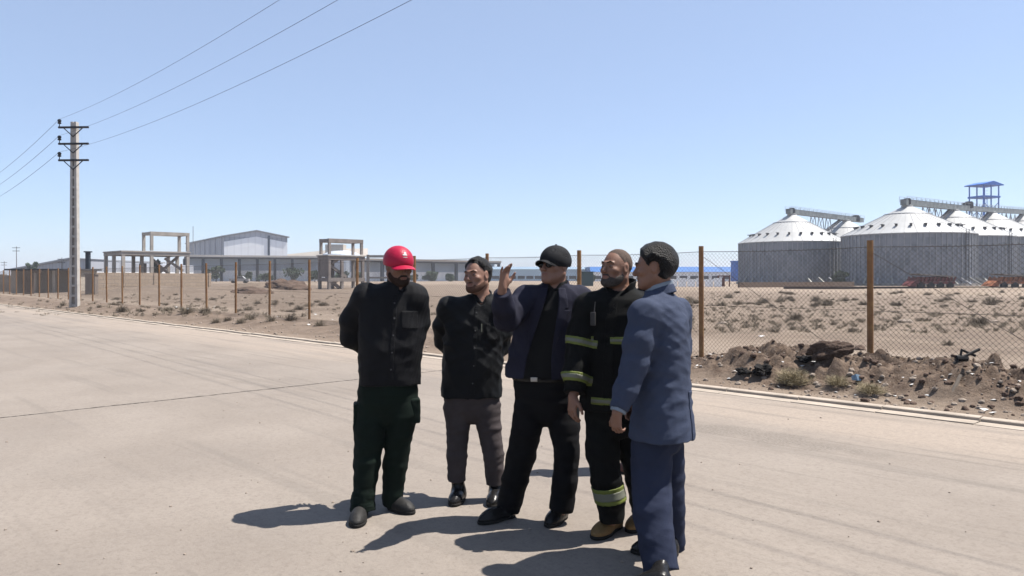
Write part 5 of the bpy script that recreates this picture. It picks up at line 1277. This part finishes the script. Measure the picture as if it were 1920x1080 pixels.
P1 = dict(label='stocky bearded man in red cap, black shirt and dark green cargo trousers', base=(P(726, 518, Y).x, Y), seed=11, skin=for_skin['c'],
    head=HEAD(748, 499, Y - .02), head_yaw=R(-58), head_pitch=R(-10), head_roll=R(0), head_sc=1.03, neck=A(P(747, 541, Y + .01)), torso=torso, hips=hips,
    arm_a=[(686, 556, Y, 24), (660, 600, Y + .05, 22), (659, 632, Y + .09, 20), (702, 664, Y + .21, 14)], arm_b=[(776, 557, Y, 23), (784, 604, Y + .06, 20), (780, 628, Y + .10, 17), (744, 662, Y + .22, 13)],
    hand_a=dict(dir=(.85, .1, -.25), n=(0, 1, 0), thumb=1), hand_b=dict(dir=(-.85, .1, -.25), n=(0, 1, .2), thumb=-1),
    leg_a=[(697, 770, Y - .01, 31), (693, 805, Y - .03, 29.5), (688, 870, Y - .07, 24.5), (683, 925, Y - .10, 20.5), (680, 950, Y - .10, 20)],
    leg_b=[(757, 770, Y + .01, 31), (750, 805, Y + .0, 25), (741, 870, Y + .02, 23), (736, 925, Y + .04, 19), (735, 946, Y + .05, 18)],
    shoe_a=(G(679, 962), G(667, 991)), shoe_b=(G(731, 953), G(775, 965)), trouser_m=C_GREEN, upper_name='shirt', upper_m=C_BLACK, shoe_m=M_DUSTY, shoe_w=.05, tfold=.010, sfold=.010, vcut=[(P(753, 541, Y - .09), P(755, 556, Y - .15), .034, .008)],
    collar=dict(yaw=y1 + R(6), r=.072, h=.024, m=C_BLACK, gap=.016), extras=[p1_extra],
    head_parts=[hp_hair(DARKBEARD, .0035, hair_region(-.004), .002, 2), hp_hair(M_BRBEARD, .0045, beard_region(True), .0025, 3, 'beard'), hp_eyesonly(), hp_moustache(DARKBEARD), hp_lips(),
                capf(M_REDCAP, (.099, .119, .104), .030, .026, (.080, .088), .098, 5.0, .25, 'cap', (M_EMB, .0, .085), hard=True)])
# ===== 2: bare headed, black shirt, taupe trousers
Y = 5.22; y2 = R(-84)
torso = [lv(902, 553, Y, .07, .062, y2), lv(898, 563, Y, .14, .085, y2), lv(893, 576, Y, .20, .10, y2), lv(890, 600, Y, .215, .122, y2), lv(888, 640, Y, .210, .135, y2), lv(886, 685, Y, .210, .145, y2), lv(884, 720, Y, .211, .138, y2), lv(884, 743, Y, .214, .134, y2)]
hips = [lv(884, 715, Y, .19, .115, y2), lv(885, 745, Y, .197, .118, y2), lv(886, 765, Y, .19, .11, y2), lv(886, 782, Y, .14, .09, y2)]
def p2_extra(S):
    Y = S['base'][1]; torso = S['torso']; hips = S['hips']
    placket(S, 0, y2, .76, 1.42); button_row(S, y2, (.84, .96, 1.08, 1.20, 1.32)); pocket(S, 925, 622, Y - .1, .052, .058, y2); 
    F = Field(); cone(F, P(903, 608, Y - .142), P(903, 622, Y - .147), .004, .004, .001); part('pen', F, .0025, M_SILV, S['_up'])
P2 = dict(label='dark haired man in black shirt and taupe trousers beside the raised hand', base=(P(888, 518, Y).x, Y), seed=23, skin=for_skin['b'],
    head=HEAD(894, 517, Y - .03), head_yaw=R(-121), head_pitch=R(2), head_roll=R(-4), head_sc=1.02, neck=A(P(903, 563, Y)), torso=torso, hips=hips,
    arm_a=[(842, 576, Y, 20), (832, 612, Y + .05, 19), (834, 640, Y + .09, 18), (862, 676, Y + .21, 13)], arm_b=[(937, 578, Y, 20), (942, 620, Y + .06, 18.5), (938, 650, Y + .10, 17), (908, 678, Y + .21, 13)],
    hand_a=dict(dir=(.85, .1, -.25), n=(0, 1, 0), thumb=1), hand_b=dict(dir=(-.85, .1, -.25), n=(0, 1, .2), thumb=-1),
    leg_a=[(858, 765, Y, 27), (859, 800, Y - .02, 21.5), (857, 855, Y - .03, 19), (856, 900, Y - .02, 16.5)], leg_b=[(912, 765, Y, 27), (917, 800, Y - .01, 22.5), (925, 855, Y - .02, 19), (928, 908, Y - .01, 16.5)],
    shoe_a=(G(864, 933), G(849, 951)), shoe_b=(G(932, 932), G(922, 953)), trouser_m=C_TAUPE, upper_name='shirt', upper_m=C_BLACK2, shoe_m=M_LEATHER, shoe_name='ankle_boot', shaft_z=.24, shaft_r=.050, tfold=.007, sfold=.012, vcut=[(P(901, 562, Y - .09), P(899, 583, Y - .16), .036, .008)],
    collar=dict(yaw=y2, r=.070, h=.024, m=C_BLACK2, gap=.018), extras=[p2_extra],
    head_parts=[hp_hair(BLKHAIR, .017, hair_region(-.012), .008, 4), hp_hair(M_STUB, .0012, beard_region(True), .001, 5, 'stubble'), hp_eyes(DARKBEARD), hp_moustache(DARKBEARD, .0042), hp_lips()])
# ===== 3: black cap, sunglasses, navy blazer, arm raised
Y = 4.80; y3 = R(-101)
torso = [lv(1040, 532, Y, .075, .065, y3), lv(1040, 543, Y, .15, .085, y3), lv(1040, 556, Y, .212, .108, y3), lv(1036, 580, Y, .225, .130, y3), lv(1026, 625, Y, .225, .145, y3), lv(1016, 670, Y, .225, .150, y3), lv(1012, 706, Y, .232, .150, y3)]
hips = [lv(1018, 690, Y, .198, .128, y3), lv(1022, 730, Y, .205, .13, y3), lv(1024, 760, Y, .198, .12, y3), lv(1024, 784, Y, .15, .10, y3)]
_f3 = A([math.cos(y3), math.sin(y3), 0]); _a3 = A([math.sin(y3), -math.cos(y3), 0])   # across: towards image left
_L3 = A(sorted(torso))
def open3(p):
    x = np.interp(p[:, 2], _L3[:, 0], _L3[:, 1]); y = np.interp(p[:, 2], _L3[:, 0], _L3[:, 2]); q = p[:, :2] - np.stack([x, y], 1); a = -(q @ _a3[:2]); f = q @ _f3[:2]   # a grows to image right
    z = p[:, 2]; lo_ = np.interp(z, [.9, 1.15, 1.40, 1.52], [-.085, -.070, -.045, -.03]); hi_ = np.interp(z, [.9, 1.0, 1.2, 1.40, 1.52], [.10, .085, .065, .050, .03])
    return np.maximum(np.maximum(lo_ - a, a - hi_), .02 - f)
def p3_extra(S):
    Y = S['base'][1]; torso = S['torso']; hips = S['hips']
    T = S['_T']; H = S['_H']
    F = Field(); stack(F, grown(torso, -.012), .05, pw=2.2); F.post.append(folds(61, .008, (18, 18, 14))); Fc = Field(); cone(Fc, H.w((0, -.02, -.05)), S['neck'] - A((0, 0, .03)), .066, .062, .01); cone(Fc, P(1031, 540, Y - .1), P(1027, 566, Y - .17), .034, .01, .01); F.post.append(lambda p, d: np.maximum(d, -Fc(p)))
    sh = part('shirt', F, .006, C_INNER, T)
    K = Field(); nk = S['neck']; o_ = nk + A((0, 0, .040))
    def fn(p):
        q = p - o_; f = q @ _f3; a = q @ _a3; z = q[:, 2] + f * .36; rr = np.sqrt((f / 1.08) ** 2 + a ** 2); d = np.maximum(np.abs(rr - (.068 - .15 * z)) - .005, np.abs(z) - .021)
        return np.maximum(d, np.where(f > 0, .016 + z * .9 - np.abs(a), -1))
    K.add(fn, o_, .13, .005); part('shirt_collar', K, .0045, C_INNER, sh)
    # lapels: strips along both edges of the opening
    for side in (-1, 1):
        def reg(p, side=side):
            x = np.interp(p[:, 2], _L3[:, 0], _L3[:, 1]); y = np.interp(p[:, 2], _L3[:, 0], _L3[:, 2]); q = p[:, :2] - np.stack([x, y], 1); a = -(q @ _a3[:2]); f = q @ _f3[:2]; z = p[:, 2]
            e = np.interp(z, [.9, 1.15, 1.40, 1.52], [-.085, -.070, -.045, -.03]) if side < 0 else np.interp(z, [.9, 1.0, 1.2, 1.40, 1.52], [.10, .085, .065, .050, .03])
            w = np.interp(z, [1.08, 1.30, 1.36, 1.365, 1.375, 1.50], [.0, .062, .075, .045, .060, .045]); t = (a - e) * side
            return np.maximum(np.maximum(-t - .001, t - w), np.maximum(np.maximum(1.08 - z, z - 1.50), .0 - f))
        patch(S, 'lapel', reg, C_NAVY, S['_up'], -.002, .008, c=(_L3[4][1], _L3[4][2], 1.3), rad=.4)
    F = Field(); stack(F, [(z, x, y, w + .004, d + .004, yw) for z, x, y, w, d, yw in [lv(1018, 700, Y, .198, .128, y3), lv(1019, 712, Y, .199, .129, y3)]], .01); part('belt', F, .005, M_LEATHER, T)
    F = Field(); cb = A(P(1008, 706, Y)) + _f3 * .142; M = Rot(y3); fb = lambda p: np.maximum(np.abs((p - cb) @ M) - A([.022, .004, .014]), -9).max(1); F.add(fb, cb, .05, .001); part('belt_buckle', F, .003, M_METAL, T)
    # sunglasses
    for sx in (-1, 1):
        F = Field(); ell(F, H.w((sx * .033, .092, -.001)), (.028, .010, .021), H.M, .001); lens = part('sunglasses_lens', F, .003, M_LENS, S['_body'] if '_body' in S else T)
    F = Field(); cone(F, H.w((-.008, .101, .006)), H.w((.008, .101, .006)), .0025, .0025, .002)
    for sx in (-1, 1): cone(F, H.w((sx * .058, .085, .006)), H.w((sx * .079, .010, .010)), .003, .003, .002)
    part('sunglasses_frame', F, .003, M_LENS, T)
P3 = dict(label='man in a black cap, sunglasses and navy blazer raising his open hand', base=(P(1000, 518, Y).x, Y), seed=37, skin=for_skin['b'],
    head=HEAD(1039, 497, Y - .02), head_yaw=R(-132), head_pitch=R(2), head_roll=R(0), head_sc=1.03, neck=A(P(1042, 542, Y)), torso=torso, hips=hips,
    arm_a=[(988, 560, Y - .01, 25), (962, 585, Y - .12, 23), (950, 600, Y - .20, 22), (944, 575, Y - .29, 20), (941, 548, Y - .36, 16)], arm_b=[(1088, 562, Y, 25), (1096, 610, Y + .04, 21), (1094, 650, Y + .05, 18), (1086, 705, Y - .02, 14)],
    hand_a=dict(wrist=P(942, 541, 4.43), dir=(.14, -.12, 1), n=(.80, -.6, .1), thumb=1, curls=[.12, .35, .45, .15], spread=.13, sc=.97), hand_b=dict(dir=(-.05, -.15, -1), n=(-.9, .4, 0), thumb=-1),
    leg_a=[(992, 765, Y, 29), (988, 800, Y - .01, 28.5), (978, 850, Y - .0, 27), (966, 900, Y + .02, 24.5), (953, 954, Y + .04, 22.5)], leg_b=[(1056, 765, Y, 31), (1058, 800, Y - .03, 29), (1063, 850, Y - .07, 23.5), (1059, 900, Y - .09, 23.5), (1052, 956, Y - .08, 23)],
    shoe_a=(G(963, 968), G(898, 984)), shoe_b=(G(1058, 968), G(1027, 990)), trouser_m=C_CHAR, upper_name='blazer', upper_m=C_NAVY, shoe_m=M_LEATHER, tfold=.008, sfold=.009, open_front=open3, neck_cut=.078,
    collar=dict(yaw=y3, r=.086, h=.024, m=C_NAVY, gap=.060, flare=-.3, tilt=.12, dz=.026), extras=[p3_extra],
    head_parts=[hp_hair(GREYHAIR, .004, hair_region(-.006), .002, 6), hp_eyesonly(), hp_lips(), capf(C_CAP, (.096, .116, .101), .028, .026, (.070, .082), .098, 8.0, .12, 'cap', None, btn=True)])
# ===== 4: firefighter
Y = 4.52; y4 = R(-112)
torso = [lv(1160, 541, Y, .082, .07, y4), lv(1158, 552, Y, .15, .09, y4), lv(1157, 566, Y, .205, .115, y4), lv(1156, 600, Y, .215, .14, y4), lv(1154, 650, Y, .213, .158, y4), lv(1151, 705, Y, .208, .158, y4), lv(1150, 767, Y, .207, .155, y4)]
hips = [lv(1150, 740, Y, .175, .12, y4), lv(1150, 780, Y, .178, .12, y4), lv(1152, 810, Y, .16, .11, y4)]
def tape(S, name, reg_outer, reg_inner, c, parent, rad=.35, base=None):
    o = patch(S, name, reg_outer, M_LIME, parent, -.002, .005, c=c, rad=rad, base=base); patch(S, 'silver_strip', reg_inner, M_SILV, o or parent, -.002, .0075, c=c, rad=rad, base=base)
def p4_extra(S):
    Y = S['base'][1]; torso = S['torso']; hips = S['hips']
    c = chain(S['arm_a']); up = S['_up']; body_c = (P(1154, 640, Y).x, Y)
    notarm = lambda p: -(((p - A(c[1][0])) @ A([.93, -.36, 0])) - .062)
    for (zc, hw, lab) in ((P(0, 637, Y - .1).z, .023, 'chest'), (P(0, 751, Y - .1).z, .024, 'hem')):
        armcut = lambda p, zc=zc: np.maximum(.062 - (p[:, 0] - c[2][0].x), (.045 - np.abs(p[:, 0] - P(1129, 0, Y - .15).x)) if zc > 1.1 else -1)
        tape(S, 'reflective_band', zband(zc - hw, zc + hw, armcut), zband(zc - hw * .42, zc + hw * .42, armcut), (body_c[0], body_c[1], zc), up)
    tape(S, 'sleeve_band', bandon(c[0][0], c[2][0], .70, .88, .12), bandon(c[0][0], c[2][0], .75, .83, .12), c[2][0], up, .2)
    tape(S, 'cuff_band', bandon(c[2][0], c[-1][0], .56, .78, .10), bandon(c[2][0], c[-1][0], .62, .72, .10), c[-1][0], up, .2)
    placket(S, 0, y4, .80, 1.45, .032)
    L_ = chain(S['leg_a']); Ft = Field(); add_chain(Ft, L_, .035, flat_end=True); 
    tape(S, 'ankle_band', bandon(L_[-3][0] + Vector((.0, 0, .0)), L_[-1][0], .12, .52, .16), bandon(L_[-3][0], L_[-1][0], .22, .42, .16), (L_[-3][0] + L_[-1][0]) / 2, S['_tr'], .25, base=Ft)
    F = Field(); q0_ = A(P(1112, 598, Y - .15)); M = Rot(y4); fb = lambda p: np.abs((p - q0_) @ M - 0).max(1) * 0 + (np.abs((p - q0_) @ M) - A([.009, .008, .035])).max(1) - .005; F.add(fb, q0_, .09, .001); rd_ = part('radio', F, .004, M_RADIO, T4(S)); 
    F = Field(); cone(F, P(1114, 586, Y - .15), P(1116, 566, Y - .13), .004, .003, .001); part('antenna', F, .003, M_RADIO, rd_)
def T4(S): return S['_T']
P4 = dict(label='grey bearded firefighter in black coat with lime reflective bands and tan boots', base=(P(1150, 518, Y).x, Y), seed=41, skin=for_skin['a'],
    head=HEAD(1155, 503, Y - .02), head_yaw=R(-140), head_pitch=R(7), head_roll=R(0), head_sc=1.0, neck=A(P(1162, 548, Y)), torso=torso, hips=hips,
    arm_a=[(1104, 576, Y, 27), (1092, 620, Y - .01, 27), (1087, 660, Y - .04, 26), (1080, 700, Y - .09, 23), (1077, 736, Y - .12, 19)], arm_b=[(1208, 576, Y, 26), (1218, 650, Y + .04, 24), (1196, 705, Y - .05, 18)],
    hand_a=dict(wrist=P(1074, 742, Y - .13), dir=(-.08, -.18, -1), n=(.85, .5, 0), thumb=1, curl=.45), hand_b=dict(dir=(-.4, -.6, -.3), n=(-.5, .6, -.4), thumb=-1),
    leg_a=[(1130, 800, Y, 32), (1130, 850, Y - .03, 31), (1137, 900, Y - .05, 28), (1145, 938, Y - .05, 26), (1148, 974, Y - .04, 24)], leg_b=[(1180, 800, Y + .02, 30), (1190, 850, Y + .03, 28), (1200, 900, Y + .05, 26), (1206, 940, Y + .07, 24), (1208, 960, Y + .08, 24)],
    shoe_a=(G(1160, 986), G(1114, 1013)), shoe_b=(G(1215, 975), G(1180, 1000)), trouser_m=C_FIRE, upper_name='fire_coat', upper_m=C_FIRE, shoe_m=M_TAN, shoe_name='boot', shoe_w=.052, shaft_z=.17, shaft_r=.062, tfold=.011, sfold=.011, neck_cut=.076,
    collar=dict(yaw=y4, r=.090, h=.036, m=C_FIRE, gap=.050, flare=.15, tilt=.10, dz=.034), extras=[p4_extra],
    head_parts=[hp_hair(GREYHAIR, .0022, hair_region(-.016), .0015, 8), hp_hair(M_GREYB, .0035, beard_region(True), .002, 9, 'beard'), hp_eyes(DARKBEARD), hp_moustache(M_GREYB, .006), hp_lips()])
# ===== 5: blue suit, seen from behind
Y = 4.13; y5 = R(158)
torso = [lv(1233, 545, Y, .072, .068, y5), lv(1237, 556, Y, .13, .085, y5), lv(1241, 570, Y, .185, .105, y5), lv(1245, 600, Y, .205, .130, y5), lv(1246, 650, Y, .200, .138, y5), lv(1245, 700, Y, .198, .140, y5), lv(1242, 760, Y, .222, .160, y5), lv(1241, 817, Y, .238, .180, y5)]
hips = [lv(1238, 740, Y, .17, .125, y5), lv(1236, 800, Y, .185, .135, y5), lv(1234, 840, Y, .17, .13, y5)]
def p5_extra(S):
    Y = S['base'][1]; torso = S['torso']; hips = S['hips']
    H = S['_H']; nk = S['neck']; f = A([math.cos(y5), math.sin(y5), 0]); a = A([-f[1], f[0], 0]); K = Field(); o_ = nk + A((0, 0, .040))
    def fn(p):
        q = p - o_; ff = q @ f; aa = q @ a; z = q[:, 2] + ff * .30; rr = np.sqrt((ff / 1.08) ** 2 + aa ** 2); d = np.maximum(np.abs(rr - .066) - .005, np.abs(z) - .030)
        return np.maximum(d, np.where(ff > 0, .02 - np.abs(aa), -1))
    K.add(fn, o_, .13, .005); part('shirt_collar', K, .0045, C_SUITL, S['_T'])
    # centre back seam and vent
    Lz = A(sorted(torso)); bk = -f[:2]
    def reg(p, w=.0022, z0=.72, z1=1.44, off=0.):
        x = np.interp(p[:, 2], Lz[:, 0], Lz[:, 1]); y = np.interp(p[:, 2], Lz[:, 0], Lz[:, 2]); q = p[:, :2] - np.stack([x, y], 1)
        return np.maximum(np.maximum(np.abs(q @ a[:2] - off) - w, .03 - q @ bk), np.maximum(z0 - p[:, 2], p[:, 2] - z1))
    patch(S, 'back_vent', lambda p: reg(p, .03, .68, .95, .028), C_SUIT, S['_up'], -.002, .006, c=(Lz[1][1], Lz[1][2], .85), rad=.35)
    w_ = chain(S['arm_a'])[-1]; F = Field(); e = (chain(S['arm_a'])[-1][0] - chain(S['arm_a'])[-2][0]).normalized(); cone(F, w_[0] - e * .02, w_[0] + e * .014, w_[1] * .86, w_[1] * .84, .004, flat=True); part('shirt_cuff', F, .004, C_SUITL, S['_T'])
P5 = dict(label='man in a blue suit seen from behind with thick black hair, nearest to the viewer', base=(P(1235, 518, Y).x, Y), seed=53, skin=for_skin['a'],
    head=HEAD(1226, 501, Y), head_yaw=R(166), head_pitch=R(-4), head_roll=R(0), head_sc=1.03, neck=A(P(1236, 556, Y)), torso=torso, hips=hips,
    arm_a=[(1208, 590, Y - .15, 28), (1197, 640, Y - .18, 27), (1190, 685, Y - .19, 25), (1174, 730, Y - .21, 22), (1160, 768, Y - .24, 18)], arm_b=[(1268, 586, Y + .15, 27), (1272, 650, Y + .18, 24), (1262, 695, Y + .19, 22), (1205, 750, Y + .12, 16)],
    hand_a=dict(wrist=P(1157, 773, Y - .25), dir=(-.05, .05, -1), n=(.75, .6, 0), thumb=-1, curl=.8, sc=.88), hand_b=dict(dir=(-.8, -.3, -.5), n=(.3, -.6, -.5), thumb=1),
    leg_a=[(1222, 835, Y - .07, 38), (1221, 895, Y - .10, 36.5), (1223, 960, Y - .17, 36), (1231, 1020, Y - .24, 33.5), (1240, 1071, Y - .30, 32.5)], leg_b=[(1250, 835, Y + .07, 31), (1257, 895, Y + .08, 27), (1260, 960, Y + .10, 24), (1262, 1015, Y + .14, 21.5), (1262, 1045, Y + .16, 20)],
    shoe_a=(G(1258, 1112), G(1190, 1100)), shoe_b=(G(1270, 1042), G(1184, 1036)), trouser_m=C_SUITT, upper_name='suit_jacket', upper_m=C_SUIT, shoe_m=M_LEATHER, tfold=.012, sfold=.007, neck_cut=.074,
    collar=dict(yaw=y5, r=.076, h=.026, m=C_SUIT, gap=.045, flare=-.35, tilt=.17, dz=.022), extras=[p5_extra],
    head_parts=[hp_hair(BLKHAIR, .022, hair_region(.008), .006, 12, h=.004), hp_eyes(BLKHAIR), hp_lips()])
# ===== 6: almost wholly hidden behind the firefighter
Y = 6.05; y6 = R(-95)
torso = [lv(1208, 541, Y, .07, .06, y6), lv(1208, 552, Y, .15, .085, y6), lv(1208, 565, Y, .19, .10, y6), lv(1208, 620, Y, .195, .12, y6), lv(1208, 690, Y, .19, .125, y6), lv(1208, 720, Y, .195, .125, y6)]
hips = [lv(1208, 700, Y, .17, .11, y6), lv(1208, 730, Y, .175, .115, y6), lv(1194, 755, Y, .16, .105, y6)]
P6 = dict(label='man almost hidden behind the firefighter, brown shoe showing', base=(P(1194, 518, Y).x, Y), seed=67, skin=for_skin['c'], vox=.008,
    head=HEAD(1216, 515, Y), head_yaw=R(-110), head_sc=.98, neck=A(P(1210, 550, Y)), torso=torso, hips=hips,
    arm_a=[(1156, 566, Y, 17), (1150, 615, Y + .03, 16), (1150, 665, Y, 13)], arm_b=[(1236, 566, Y, 17), (1242, 615, Y + .03, 16), (1242, 665, Y, 13)],
    hand_a=dict(dir=(0, -.1, -1), n=(.9, .3, 0), thumb=1), hand_b=dict(dir=(0, -.1, -1), n=(-.9, .3, 0), thumb=-1),
    leg_a=[(1174, 755, Y, 20), (1174, 810, Y, 17), (1173, 862, Y + .02, 14)], leg_b=[(1215, 755, Y, 20), (1217, 810, Y, 17), (1218, 862, Y + .02, 14)],
    shoe_a=(G(1178, 874), G(1170, 890)), shoe_b=(G(1217, 874), G(1224, 889)), trouser_m=C_CHAR, upper_name='shirt', upper_m=C_BLACK, shoe_m=M_BROWNSH, extras=[], head_parts=[hp_hair(BLKHAIR, .01, hair_region(), .004, 14)])
import time as _t
for S in (P1, P2, P3, P4, P5, P6):
    t0 = _t.time(); person(S); print('person', round(_t.time() - t0, 1))

# ------------------------------------------------------------ haze
hm = bpy.data.materials.new('dusty_air'); hm.use_nodes = True; hn = hm.node_tree; hn.nodes.clear()
ho = hn.nodes.new('ShaderNodeOutputMaterial'); hv = hn.nodes.new('ShaderNodeVolumePrincipled')
hv.inputs['Color'].default_value = (.80, .84, .92, 1); hv.inputs['Density'].default_value = .0005; hv.inputs['Anisotropy'].default_value = .2
hn.links.new(hv.outputs[0], ho.inputs['Volume'])
hb_ = MB().box((0, 0, 15), (4600, 4600, 34)).build('haze', hm); tag(hb_, kind='stuff', label='pale dusty air over the plain', cat='haze')
scene.cycles.volume_bounces = 0; scene.cycles.volume_step_rate = 5
